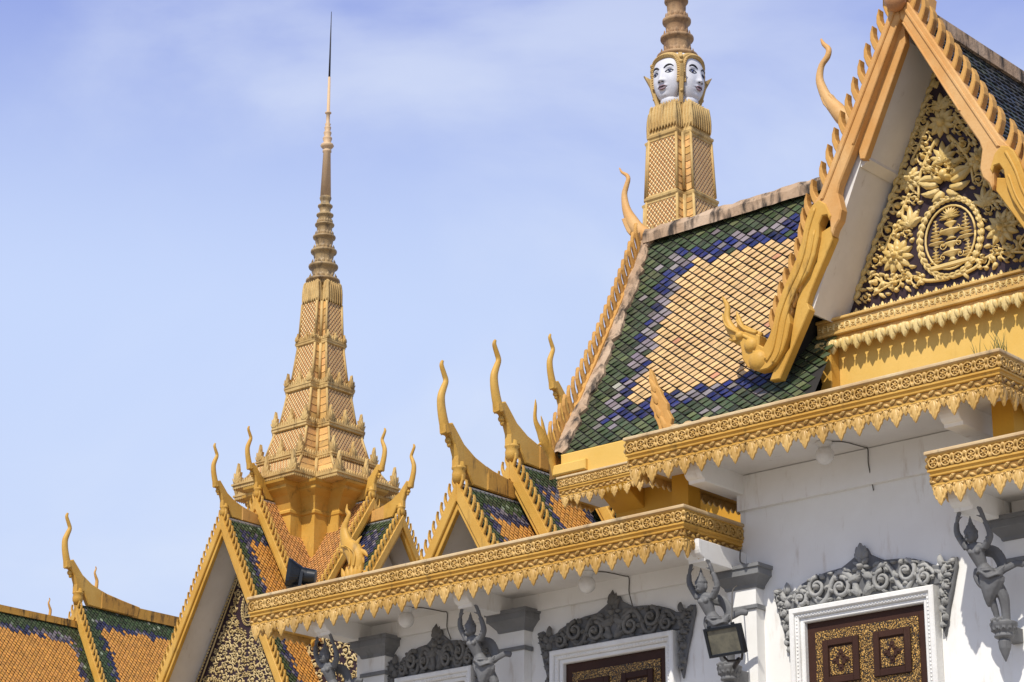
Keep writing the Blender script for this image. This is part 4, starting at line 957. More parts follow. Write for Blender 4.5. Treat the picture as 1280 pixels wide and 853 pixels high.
leaf(mb, lambda a, n, z: Vector((a, -n, z)), -0.03, 0.01, -pi / 2 - 0.5, 0.13, 0.04, 0.06, 0.0, 2, 0.4, 0, 6)
prism(mb, lambda a, n, z: Vector((a, -n, z)), [(-0.06, 0.02), (0.06, 0.02), (0.07, -0.06), (0.04, -0.13), (0, -0.18), (-0.04, -0.13), (-0.07, -0.06)], -0.03, 0.01, 0, 0.006)
spread(mb, 'hanging_leaf', ORN_PALE, bm_, [(GX - 1.86 + 3.72 * i / 20, 25.88, 12.27) for i in range(21)])
mb = MB(); wbox(mb, GX - 1.90, GX + 1.90, 26.05, 31.5, 9.3, 12.5); part(mb, 'yellow_wall', YELLOW, hall)
mb = MB(); prism(mb, FRONT(GX - 1.83, 25.9, 0), [(-0.10, 11.5), (0.14, 11.5), (0.14, 12.2), (0.02, 12.05), (-0.06, 11.85), (-0.02, 11.7)], -0.15, 0.06, 0, 0.015); part(mb, 'corbel', GOLD, hall)
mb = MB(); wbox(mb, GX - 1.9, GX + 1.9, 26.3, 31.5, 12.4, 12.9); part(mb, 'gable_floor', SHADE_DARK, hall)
# serpent at the lower left corner of the roof
mb = MB(); flames(mb, lambda a, n, z: Vector((-21.2 + n, 25.3 - a, 11.35 + z)), [
    [(0.49, .745, .006), (0.487, .65, .026), (0.50, .5, .034), (0.475, .4, .045), (.38, .28, .07), (.31, .17, .085), (.22, .08, .085), (.15, 0, .08), (.12, -.1, .065), (.09, -.2, .055), (.07, -.3, .045)],
    [(.37, .53, .006), (.34, .44, .026), (.31, .32, .04), (.25, .18, .05)], [(.20, .37, .005), (.20, .3, .025), (.19, .2, .045), (.18, .1, .05)], [(.43, .09, .01), (.36, .12, .03), (.27, .1, .04)]], 0.6)
part(mb, 'serpent_finial', GOLD, hall)

# ================================================================== MIDDLE WING (lower eave)
wing = thing('palace_wing', (-20.8, YW, 0), 'lower white wing with a long gilded eave over two shaded doors', 'building')
m = MB(); wbox(m, -23.6, -17.03, YW, YW + 0.4, 0, 9.0); wbox(m, -23.6, -23.2, YW + 0.4, 30, 0, 9.0); wbox(m, -23.6, -17.03, YW - 0.07, YW, 8.73, 8.955); part(m, 'wall', WHITE, wing)
m = MB(); wbox(m, -24.4, -17.05, 22.75, 30, 9.24, 9.31); part(m, 'terrace', TERRACE, wing)
eave(wing, -24.54, -16.97, 22.59, YW - 0.002, 9.35, name='lower_eave', ends=(True, True))
for x in (-17.05, -20.80, -23.40): bracket(wing, x, 8.97, 8.712)
for x in (-16.90, -20.60, -23.12): pilaster(wing, x, 8.72)
door(wing, -18.97, 1.0, 8.14, 5.0, GREY_SHADE_ORN, seed=4)
door(wing, -22.03, 0.70, 8.14, 5.0, GREY_SHADE_ORN, seed=6)

rwing = thing('palace_wing', (-10.5, YW, 0), 'lower white wing at the far right edge with a short gilded eave end', 'building')
m = MB(); wbox(m, -13.28, -6, YW, YW + 0.4, 0, 9.0); wbox(m, -13.2, -6, YW - 0.07, YW, 8.73, 8.955); part(m, 'wall', WHITE, rwing)
m = MB(); wbox(m, -13.4, -6, 22.75, 26, 9.24, 9.31); part(m, 'terrace', TERRACE, rwing)
eave(rwing, -13.58, -6.4, 22.59, YW - 0.002, 9.35, name='lower_eave', ends=(True, False))
bracket(rwing, -13.36, 8.97, 8.712)

# ================================================================== TIERED HALL behind the wing
MX = -31.0
th = thing('tiered_hall', (MX, 40, 0), 'gold edged hall with three stepped gable roofs and horn finials behind the lower eave', 'building')
random.seed(5)
patm = border_pattern(2.6, 1.5, ORG, 0.5, True, True, False, 0.4)
gable_roof(th, FRONT(MX, 34.0, 14.62), 2.3, 3.2, 1.66, 0.13, 0.085, patm, 0.19, 0.20, 0.28, 1.0, 1.2, rel=True, slopes=(1, -1))
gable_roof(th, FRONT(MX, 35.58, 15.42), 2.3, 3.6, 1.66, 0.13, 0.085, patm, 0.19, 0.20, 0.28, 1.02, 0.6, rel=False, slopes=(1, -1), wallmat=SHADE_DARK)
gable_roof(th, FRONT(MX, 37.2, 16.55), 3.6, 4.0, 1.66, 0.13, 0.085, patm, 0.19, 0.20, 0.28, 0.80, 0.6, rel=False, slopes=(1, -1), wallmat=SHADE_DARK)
m = MB(); wbox(m, MX - 3.0, MX + 3.0, 35.3, 47, 0, 12.0); wbox(m, MX - 2.2, MX + 2.2, 38.0, 45, 10, 15.5); part(m, 'wall', YELLOW, th)

# ================================================================== TOWERS
def plus(b, cf): 
    c = b * cf; return [(c, -b), (c, -c), (b, -c), (b, c), (c, c), (c, b), (-c, b), (-c, c), (-b, c), (-b, -c), (-c, -c), (-c, -b)]
def plus2(b, c, d): 
    q = [(c, -b), (c, -d), (d, -d), (d, -c), (b, -c)]; o = []
    for k in range(4):
        for x, y in q:
            for _ in range(k): x, y = -y, x
            o.append((x, y))
    return o
def stage(mb, cx, cy, z0, b0, z1, b1, cf=0.6, lattice=0, strip=1, cz=0.17):
    A, B = plus(b0, cf), plus(b1, cf)
    for i in range(12):
        j = (i + 1) % 12; p = [Vector((cx + A[i][0], cy + A[i][1], z0)), Vector((cx + A[j][0], cy + A[j][1], z0)), Vector((cx + B[j][0], cy + B[j][1], z1)), Vector((cx + B[i][0], cy + B[i][1], z1))]
        if i in (2, 5, 8, 11):
            w0, w1, hh = (p[1] - p[0]).length / 2, (p[2] - p[3]).length / 2, z1 - z0
            mb.add(p, [(0, 1, 2, 3)], lattice, uvs=[[(-w0, 0), (w0, 0), (w1, hh), (-w1, hh)]])
        else:
            n = max(1, int((z1 - z0) / cz)); nv = (p[1] - p[0]).cross(p[3] - p[0]).normalized()
            cen = (p[0] + p[1] + p[2] + p[3]) / 4 - Vector((cx, cy, (z0 + z1) / 2))
            if nv.dot(cen) < 0: nv = -nv
            for k in range(n):
                a, b = k / n, (k + 1) / n
                q0, q1 = p[0].lerp(p[3], a) + nv * 0.016, p[1].lerp(p[2], a) + nv * 0.016
                q2, q3 = p[1].lerp(p[2], b), p[0].lerp(p[3], b); md = (q0 + q1) / 2 - Vector((0, 0, 0.025))
                b0_, b1_ = p[0].lerp(p[3], a), p[1].lerp(p[2], a)
                mb.add([q0, md, q1, q2, q3, b0_, b1_], [(0, 1, 2, 3, 4), (0, 1, 2, 6, 5)], strip, False, jit((0.66, 0.38, 0.13), 0.25))
        kk = (1.0 + 0.07 / b0) if i % 3 == 1 else 1.0
        tube(mb, [(cx + A[i][0] * kk, cy + A[i][1] * kk, z0), (cx + B[i][0] * kk, cy + B[i][1] * kk, z1)], 0.05 if i % 3 == 1 else 0.034, 6, 2)
def band(mb, cx, cy, prof, cf=0.6, mi=2):
    R = [plus(b, cf) for b, z in prof]; v = []; f = []
    for r, (b, z) in zip(R, prof): v += [(cx + x, cy + y, z) for x, y in r]
    for k in range(len(prof) - 1):
        for i in range(12): f.append((k * 12 + i, k * 12 + (i + 1) % 12, (k + 1) * 12 + (i + 1) % 12, (k + 1) * 12 + i))
    f.append(tuple(range(12))); f.append(tuple((len(prof) - 1) * 12 + i for i in range(12)))
    mb.add(v, f, mi)
def cresting(mb, cx, cy, b, z, cf, h, st, mi=2, down=False):
    P = plus(b, cf)
    for i in range(12):
        a, c = Vector((*P[i], 0)), Vector((*P[(i + 1) % 12], 0)); L = (c - a).length; n = max(1, int(round(L / st)))
        u = (c - a).normalized(); nn = Vector((u.y, -u.x, 0)); O = Vector((cx, cy, 0))
        T = lambda p, q, r, a=a, u=u, nn=nn: O + a + u * p + nn * q + Vector((0, 0, r))
        for k in range(n):
            uu = L * (k + 0.5) / n
            prism(mb, T, [(uu - st * .42, z), (uu + st * .42, z), (uu + st * .3, z + h * .5), (uu, z + h), (uu - st * .3, z + h * .5)] if not down else [(uu - st * .42, z), (uu + st * .42, z), (uu + st * .3, z - h * .6), (uu, z - h), (uu - st * .3, z - h * .6)], -0.02, 0.025, mi, 0.008)
def antefix(root, parent, cx, cy, b, z, cf, H, m):
    c = b * cf
    for (dx, dy, rz) in ((0, -1, 0), (1, 0, pi / 2), (-1, 0, -pi / 2), (0, 1, pi)):
        mb = MB(); cr, sr = cos(rz), sin(rz)
        T = lambda a, n, zz: Vector((a * cr + n * sr, a * sr - n * cr, zz))
        prism(mb, T, [(-.24 * H, 0), (.24 * H, 0), (.33 * H, .30 * H), (.17 * H, .26 * H), (.24 * H, .60 * H), (.10 * H, .52 * H), (.10 * H, .78 * H), (0.02 * H, 1.1 * H), (-.08 * H, .76 * H), (-.10 * H, .52 * H), (-.24 * H, .60 * H), (-.17 * H, .26 * H), (-.33 * H, .30 * H)], -0.05, 0.04, 0, 0.006)
        palmette(mb, T, 0, 0.04 * H, 0.72 * H, 0.42 * H, 0.05, 0.035); 
        t = Vector((-dy, dx, 0)); nrm = Vector((dx, dy, 0)); O = Vector((cx, cy, z))
        spread(mb, 'antefix', m, parent, [O + nrm * b + t * (c * 0.92), O + nrm * b - t * (c * 0.92), O + nrm * (b - 0.03)])
TM = [LATTICE, TILE_M, TOWER_GOLD]

# left spire tower
LX, LY = -43.27, 42.0
st = thing('spire_tower', (LX, LY, 0), 'tall gilded spire tower at left with lattice tile tiers and a needle tip', 'tower')
mb = MB(); 
v = []; f = []; pr = [(1.40, 15.0), (1.40, 17.45), (1.45, 17.48), (1.45, 17.54), (1.41, 17.58), (1.46, 17.74), (1.55, 17.9), (1.70, 18.03), (1.73, 18.06), (1.73, 18.13), (1.84, 18.2), (1.86, 18.26)]
for b_, z_ in pr: v += [(LX + x, LY + y, z_) for x, y in plus2(b_, b_ * 0.40, b_ * 0.72)]
for k in range(len(pr) - 1):
    for i in range(20): f.append((k * 20 + i, k * 20 + (i + 1) % 20, (k + 1) * 20 + (i + 1) % 20, (k + 1) * 20 + i))
mb.add(v, f)
part(mb, 'base', GOLD, st)
tiers = [(18.55, 1.62, 18.94, 1.32, 18.26, 1.86, 0.50), (19.16, 1.17, 19.83, 0.98, 18.94, 1.36, 0.42), (20.12, 0.86, 20.95, 0.72, 19.85, 1.03, 0.40), (21.28, 0.64, 22.26, 0.52, 20.97, 0.77, 0.34), (22.50, 0.50, 23.45, 0.455, 22.26, 0.56, 0.22)]
for (z0, b0, z1, b1, zb, bb, ah) in tiers:
    mb = MB(); h = z0 - zb
    band(mb, LX, LY, [(bb * 0.9, zb - 0.02), (bb, zb + 0.02), (bb, zb + h * 0.28), (bb * 1.02, zb + h * 0.34), (bb * 1.02, zb + h * 0.5), (bb * 0.97, zb + h * 0.6), (b0 * 1.02, zb + h * 0.75), (b0, z0)])
    stage(mb, LX, LY, z0 - 0.02, b0, z1, b1)
    cresting(mb, LX, LY, bb * 0.98, zb + h * 0.5, 0.6, 0.12, 0.085)
    if bb > 1.2: cresting(mb, LX, LY, bb * 0.99, zb + 0.06, 0.6, 0.07, 0.07, 2, True)
    o = part(mb, 'tower_tier', TM, st); antefix(st, o, LX, LY, bb * 0.97, zb + h * 0.5, 0.6, ah, TOWER_GOLD)
mb = MB()
def collar(mb, cx, cy, z0, b0, z1, b1, mi=0):
    band(mb, cx, cy, [(b0 * 0.93, z0), (b0 * 0.95, z0 + (z1 - z0) * 0.5), (b1 * 0.97, z1), (b1 * 0.85, z1 + 0.05)], 0.6, mi)
    P0_, P1_ = plus(b0, 0.6), plus(b1, 0.6)
    for i in range(12):
        a, c = Vector((*P0_[i], 0)), Vector((*P0_[(i + 1) % 12], 0)); L = (c - a).length; n = max(1, int(round(L / 0.085))); u = (c - a).normalized(); nn = Vector((u.y, -u.x, 0))
        lean = (b1 - b0) / (z1 - z0)
        T = lambda p, q, r, a=a, u=u, nn=nn: Vector((cx, cy, 0)) + a + u * p + nn * (q + (r - z0) * lean * 0.9) + Vector((0, 0, r))
        for k in range(n):
            uu = L * (k + 0.5) / n; hw = L / n * 0.46
            prism(mb, T, [(uu - hw, z1), (uu - hw, z0 + 0.03), (uu, z0 - 0.07), (uu + hw, z0 + 0.03), (uu + hw, z1), (uu, z1 + 0.05)], -0.03, 0.02, mi, 0.012)
            leaf(mb, T, uu, z1 - 0.01, -pi / 2, (z1 - z0) * 0.98, hw * 0.95, 0.04, 0.018, 5, 0, mi, 14)
collar(mb, LX, LY, 23.50, 0.47, 24.02, 0.41)
part(mb, 'petal_collar', TOWER_GOLD, st)
sp = [(0.42, 24.0)] + [(0.364, 24.097), (0.441, 24.121), (0.455, 24.15), (0.45, 24.187), (0.364, 24.207), (0.3, 24.273), (0.273, 24.347), (0.3, 24.404), (0.316, 24.504), (0.383, 24.53), (0.395, 24.56), (0.391, 24.599), (0.316, 24.62), (0.261, 24.689), (0.237, 24.766), (0.261, 24.827), (0.28, 24.937), (0.339, 24.961), (0.35, 24.99), (0.346, 25.027), (0.28, 25.047), (0.231, 25.113), (0.21, 25.187), (0.231, 25.244), (0.244, 25.353), (0.296, 25.375), (0.305, 25.4), (0.302, 25.432), (0.244, 25.45), (0.201, 25.508), (0.183, 25.573), (0.201, 25.623), (0.208, 25.724), (0.252, 25.74), (0.26, 25.76), (0.257, 25.785), (0.208, 25.799), (0.172, 25.844), (0.156, 25.894), (0.172, 25.934), (0.184, 26.006), (0.223, 26.022), (0.23, 26.04), (0.228, 26.063), (0.184, 26.076), (0.152, 26.118), (0.138, 26.165), (0.152, 26.201), (0.16, 26.266), (0.194, 26.282), (0.2, 26.3), (0.198, 26.323), (0.16, 26.336), (0.132, 26.378), (0.12, 26.425), (0.132, 26.461)] + [(0.15, 26.5), (0.16, 26.54), (0.15, 26.58)]
mb = MB(); lathe(mb, (LX, LY, 0), sp, 24)
for (r_, z_) in ((0.36, 24.22), (0.31, 24.63), (0.275, 25.05), (0.24, 25.45), (0.205, 25.80)):
    n = 16
    for k in range(n):
        g_ = 2 * pi * k / n; T = frame((LX + (r_ - 0.015) * cos(g_), LY + (r_ - 0.015) * sin(g_), z_), (-sin(g_), cos(g_), 0), (cos(g_), sin(g_), 0)); leaf(mb, T, 0, 0, pi / 2, 0.12, 0.045, 0.03, 0, 0, 0, 0, 5)
part(mb, 'ringed_spire', BRONZE, st)
mb = MB(); lathe(mb, (LX, LY, 0), [(0.145, 26.56), (0.10, 27.86), (0.12, 27.88), (0.12, 27.93), (0.09, 27.96), (0.14, 28.0), (0.185, 28.06), (0.16, 28.11), (0.09, 28.15), (0.125, 28.26), (0.125, 28.3), (0.08, 28.34), (0.105, 28.43), (0.105, 28.46), (0.07, 28.5), (0.09, 28.58), (0.09, 28.61), (0.06, 28.65), (0.08, 28.7), (0.05, 28.74), (0.05, 29.0), (0.085, 29.02), (0.085, 29.05), (0.045, 29.07), (0.034, 30.1)], 16); part(mb, 'spire_shaft', SPIRE_OLD, st)
mb = MB(); lathe(mb, (LX, LY, 0), [(0.028, 30.08), (0.022, 30.9), (0.014, 31.6), (0.008, 32.08)], 8); part(mb, 'needle', IRON, st)

# cross-gabled pavilion under the spire
pv = thing('cross_gabled_pavilion', (LX, LY, 0), 'pavilion at lower left with crossing gold edged gables and orange tiles around the spire foot', 'building')
random.seed(8)
pat1 = border_pattern(2.4, 1.4, ORG, 0.5, False, True, False, 0.3); pat2 = border_pattern(0, 0, (0.58, 0.27, 0.08), 1.0, False, False, False)
gable_roof(pv, FRONT(LX, 38.9, 17.10), 1.9, 2.6, 1.88, 0.13, 0.085, pat1, 0.16, 0.18, 0.25, 0.74, 0.95, rel='medal', slopes=(1, -1), ridge_m=GOLD_OLD)
gable_roof(pv, FRONT(LX, 40.0, 17.80), 2.0, 2.3, 1.72, 0.12, 0.08, pat2, 0.15, 0.18, 0.25, 0.74, 0.5, rel=False, slopes=(1, -1), wallmat=SHADE_DARK, ridge_m=GOLD_OLD)
gable_roof(pv, EAST(-40.27, LY, 17.22), 1.9, 1.75, 1.55, 0.13, 0.085, border_pattern(2.6, 3, ORG, 0.6, False, True, False, 0.2), 0.16, 0.18, 0.25, 0.74, 0.7, rel=False, slopes=(1, -1), ridge_m=GOLD_OLD, wallmat=SOFFIT)
gable_roof(pv, EAST(-41.29, LY, 17.84), 2.0, 1.9, 1.55, 0.12, 0.08, pat2, 0.15, 0.18, 0.25, 0.74, 0.5, rel=False, slopes=(1, -1), wallmat=SHADE_DARK, ridge_m=GOLD_OLD)
gable_roof(pv, WEST(-46.27, LY, 17.22), 3.0, 1.75, 1.6, 0.2, 0.14, pat2, 0.16, 0, 0.20, 0.74, 0.7, rel=False, slopes=(1, -1), ridge_m=GOLD_OLD, wallmat=SOFFIT)
mb = MB(); TSc = FRONT(-40.3, 40.12, 0); prism(mb, TSc, [(-1.5, 11.0), (1.9, 11.0), (1.9, 14.45), (-1.5, 14.45)], -0.1, 0.0); scn = part(mb, 'carved_screen', PURPLE, pv)
r = MB(); fill(r, TSc, [(-1.5, 11.4), (1.9, 11.4), (1.9, 14.4), (-1.5, 14.4)], [], [(0.16, 's')] * 22 + [(0.11, 's')] * 40 + [(0.08, 'l')] * 90 + [(0.06, 'l')] * 90, 0.06, random.Random(4), 0, 0, False, 120); part(r, 'scrollwork', ORN_GREY, scn)
m = MB(); wbox(m, LX - 1.9, LX + 1.9, 39.9, 44.1, 0, 13.6); wbox(m, LX - 3.0, LX + 2.2, 40.2, 43.8, 0, 13.6); part(m, 'wall', YELLOW, pv)

# face tower
FX, FY = -31.0, 41.38
ft = thing('face_tower', (FX, FY, 0), 'square lattice tower with white painted stone faces below a ringed spire', 'tower')
mb = MB()
stage(mb, FX, FY, 19.0, 0.86, 22.85, 0.70, 0.62); stage(mb, FX, FY, 16.2, 1.05, 18.9, 0.9, 0.62); band(mb, FX, FY, [(0.95, 18.85), (1.02, 18.9), (1.02, 19.0), (0.9, 19.1)], 0.62); band(mb, FX, FY, [(1.35, 11.0), (1.35, 15.7), (1.5, 15.85), (1.5, 16.0), (1.15, 16.25)], 0.62); stage(mb, FX, FY, 22.98, 0.685, 24.42, 0.625, 0.62)
for z_, b_ in ((22.85, 0.715), (24.40, 0.645)): band(mb, FX, FY, [(b_ * 0.96, z_ - 0.10), (b_, z_ - 0.08), (b_, z_ - 0.04), (b_ * 1.05, z_), (b_ * 1.06, z_ + 0.05), (b_ * 0.97, z_ + 0.09), (b_ * 0.95, z_ + 0.14)], 0.62)
band(mb, FX, FY, [(0.60, 24.4), (0.60, 24.7)], 0.62)
cresting(mb, FX, FY, 0.80, 21.9, 0.62, 0.3, 0.2)
part(mb, 'shaft', [LATTICE, TILE_M, TOWER_GOLD], ft)
mb = MB(); collar(mb, FX, FY, 24.62, 0.645, 25.17, 0.585); cresting(mb, FX, FY, 0.50, 25.17, 0.62, 0.12, 0.08, 0); part(mb, 'petal_collar', TOWER_GOLD, ft)
mb = MB(); lathe(mb, (FX, FY, 0), [(0.44, 25.1), (0.42, 25.4), (0.46, 25.8), (0.5, 26.2), (0.46, 26.5)], 24); core = part(mb, 'head', FACE_W, ft)
ZC, HH = 25.88, 0.50
def FS(a, b):
    t = max(-1, min(1, b)); wd = 0.36 * (1 - 0.42 * max(0, -t) ** 2.2 - 0.12 * max(0, t) ** 3)
    u = wd * sin(a * 1.42) / sin(1.42)
    n = 0.36 + 0.27 * max(0.0, cos(a * 1.42)) ** 0.75 * (1 - 0.35 * abs(t) ** 3) - 0.05 * max(0, -t) ** 2
    ga = lambda c, s, v: exp(-((v - c) / s) ** 2)
    n += 0.085 * ga(0, 0.115, a) * (max(0, min(1, (0.42 - b) / 0.65)) if b > -0.24 else max(0, 1 - (-0.24 - b) / 0.09))
    n += 0.03 * (ga(0.14, 0.08, abs(a))) * ga(-0.22, 0.09, b)
    n -= 0.035 * ga(0.38, 0.17, abs(a)) * ga(0.25, 0.13, b); n += 0.02 * ga(0.40, 0.12, abs(a)) * ga(0.20, 0.07, b)
    n += 0.03 * ga(0, 0.24, a) * ga(-0.47, 0.06, b) + 0.03 * ga(0, 0.2, a) * ga(-0.60, 0.06, b); n -= 0.012 * ga(0, 0.3, a) * ga(-0.535, 0.025, b)
    n += 0.03 * ga(0, 0.3, a) * ga(-0.88, 0.12, b) + 0.02 * ga(0.45, 0.2, abs(a)) * ga(0.42, 0.06, b) + 0.012 * ga(0.5, 0.22, abs(a)) * ga(-0.2, 0.2, b)
    return u, n, ZC + HH * b
for T in (FRONT(FX, FY), EAST(FX, FY), WEST(FX, FY), NORTH(FX, FY)):
    mb = MB(); v = []; f = []; NA, NB = 44, 60
    for j in range(NB + 1):
        for i in range(NA + 1): v.append(T(*FS(-1 + 2 * i / NA, -1.02 + 2.04 * j / NB)))
    for j in range(NB):
        for i in range(NA): k = j * (NA + 1) + i; f.append((k, k + 1, k + NA + 2, k + NA + 1))
    mb.add(v, f, 0, True)
    ellip(mb, T, (0, 0.26, 25.34), (0.26, 0.26, 0.22), 0, 16, 8)
    fc = part(mb, 'face', FACE_W, ft)
    k = MB(); bl = MB(); lp = MB()
    def line(mbx, pts, r, off=0.006):
        q = smoothline(pts, 5); P = []
        for a, b in q: u, n, z = FS(a, b); P.append(T(u, n + off, z))
        tube(mbx, P, [r * (0.35 + 0.65 * sin(pi * i / (len(P) - 1))) for i in range(len(P))], 6)
    for s in (-1, 1):
        line(k, [(s * 0.13, 0.40), (s * 0.28, 0.50), (s * 0.46, 0.53), (s * 0.66, 0.44)], 0.027)
        line(k, [(s * 0.19, 0.20), (s * 0.32, 0.285), (s * 0.48, 0.29), (s * 0.66, 0.23)], 0.017)
        line(k, [(s * 0.19, 0.20), (s * 0.34, 0.145), (s * 0.48, 0.15), (s * 0.64, 0.22)], 0.009)
        u, n, z = FS(s * 0.41, 0.215)
        ellip(bl, T, (u, n, z), (0.038, 0.016, 0.036)); ellip(k, T, (u, n + 0.012, z), (0.02, 0.01, 0.02))
        u, n, z = FS(s * 0.10, -0.285); ellip(k, T, (u, n, z), (0.034, 0.02, 0.016))
    line(k, [(-0.30, -0.515), (-0.12, -0.50), (0, -0.525), (0.12, -0.50), (0.30, -0.515)], 0.011, 0.004)
    for da, b, r in ((0.26, -0.465, 0.022), (0.24, -0.60, 0.028)): line(lp, [(-da, -0.52), (-da * 0.5, b), (0, b - 0.01), (da * 0.5, b), (da, -0.52)], r, 0.0)
    part(k, 'painted_line', EYE_K, fc); part(bl, 'iris', EYE_B, fc); part(lp, 'lips', LIP, fc)
    c = MB()
    arch = [FS(-0.98, -0.35), FS(-1.0, 0.1), FS(-0.98, 0.5), FS(-0.8, 0.86), FS(-0.4, 1.02), FS(0, 1.07), FS(0.4, 1.02), FS(0.8, 0.86), FS(0.98, 0.5), FS(1.0, 0.1), FS(0.98, -0.35)]
    q = smoothline([tuple(p) for p in arch], 4); tube(c, [T(p[0] * 1.02, p[1] + 0.02, p[2]) for p in q], 0.045, 7)
    for i, p in enumerate(q): dome(c, lambda a, n, z: T(a, n, z), p[0] * 1.04, p[2] + 0.02, 0.03, 0.03, p[1] + 0.055, 0, 6)
    tube(c, [T(p[0] * 1.1, p[1] - 0.03, p[2] + 0.055) for p in q], 0.05, 7)
    part(c, 'crown_band', TOWER_GOLD, ft)
for k_ in range(4):
    g_ = pi / 4 + k_ * pi / 2; u_ = Vector((-sin(g_), cos(g_), 0)); n_ = Vector((cos(g_), sin(g_), 0)); T = frame((FX, FY, 0), u_, n_)
    mb = MB(); prism(mb, side(T), [(0.44, 25.28), (0.50, 25.22), (0.58, 25.5), (0.66, 25.8), (0.80, 26.08), (0.66, 26.0), (0.56, 25.98), (0.56, 26.3), (0.5, 26.5), (0.4, 26.5)], -0.05, 0.05, 0, 0.015)
    for i in range(8): dome(mb, T, 0, 25.5 + 0.12 * i, 0.05, 0.04, 0.56 + 0.012 * min(i, 4), 0, 6)
    part(mb, 'ear_ornament', TOWER_GOLD, ft)
mb = MB(); lathe(mb, (FX, FY, 0), [(0.46, 26.40)] + [(0.392, 26.506), (0.475, 26.536), (0.49, 26.57), (0.485, 26.614), (0.392, 26.639), (0.323, 26.717), (0.294, 26.805), (0.323, 26.874), (0.316, 27.002), (0.383, 27.028), (0.395, 27.06), (0.391, 27.101), (0.316, 27.123), (0.261, 27.195), (0.237, 27.276), (0.261, 27.339), (0.272, 27.441), (0.33, 27.473), (0.34, 27.51), (0.337, 27.558), (0.272, 27.584), (0.224, 27.669), (0.204, 27.764), (0.224, 27.839), (0.228, 27.984), (0.276, 28.01), (0.285, 28.04), (0.282, 28.079), (0.228, 28.1), (0.188, 28.169), (0.171, 28.246), (0.188, 28.307), (0.184, 28.421), (0.223, 28.443), (0.23, 28.47), (0.228, 28.504), (0.184, 28.523), (0.152, 28.584), (0.138, 28.652), (0.152, 28.706), (0.148, 28.818), (0.179, 28.833), (0.185, 28.85), (0.183, 28.873), (0.148, 28.885), (0.122, 28.925), (0.111, 28.97), (0.122, 29.005)] + [(0.12, 29.1), (0.09, 30.3), (0.03, 33.0)], 24)
for (r_, z_) in ((0.385, 26.65), (0.31, 27.13), (0.265, 27.59), (0.22, 28.11)):
    for k in range(14):
        g_ = 2 * pi * k / 14; T = frame((FX + (r_ - 0.02) * cos(g_), FY + (r_ - 0.02) * sin(g_), z_), (-sin(g_), cos(g_), 0), (cos(g_), sin(g_), 0)); leaf(mb, T, 0, 0, pi / 2, 0.14, 0.055, 0.035, 0, 0, 0, 0, 5)
part(mb, 'ringed_spire', ROSE_STONE, ft)

# ================================================================== DISTANT HALL
DX = -62.6
dh = thing('distant_hall', (DX, 52, 0), 'far left hall with orange tiled roofs bordered in green and blue', 'building')
random.seed(14)
gable_roof(dh, FRONT(DX, 50.0, 19.72), 9.0, 4.6, 1.85, 0.16, 0.105, border_pattern(3.2, 1.2, ORG, 0.62, False, True, False, 0.25), 0.20, 0.24, 0.32, 1.24, 0.7, rel=False, slopes=(1,), wallmat=SHADE_DARK)
gable_roof(dh, FRONT(DX, 44.6, 18.98), 5.6, 4.8, 1.75, 0.16, 0.105, border_pattern(2.6, 1.2, ORG, 0.55, True, False, False, 0.55), 0.20, 0, 0.25, 0, 0.7, rel=False, slopes=(1,), wallmat=SHADE_DARK)
mb = MB(); box(mb, W0, DX - 0.12, DX + 0.12, 44.6, 50, 18.95, 19.17, 0, 0.03); box(mb, W0, DX - 0.12, DX + 0.12, 52.2, 59, 19.7, 20.06, 0, 0.03); part(mb, 'ridge_capping', GOLD_MOSS, dh)
for (yy, zz, s) in ((48.85, 19.15, 0.62), (50.7, 20.42, 0.75)):
    mb = MB(); q = smoothline([(0, 0), (-0.03, 0.35), (0.06, 0.55), (0.12, 0.72), (0.06, 0.9), (0.10, 1.0)], 4)
    tube(mb, [(DX, yy - a * s, zz + b * s) for a, b in q], [0.075 * s * (1.2 - i / len(q)) for i in range(len(q))], 7); part(mb, 'ridge_spike', GOLD_OLD, dh)
m = MB(); wbox(m, DX - 3.9, DX + 3.9, 45.5, 60, 0, 11.5); part(m, 'wall', YELLOW, dh)

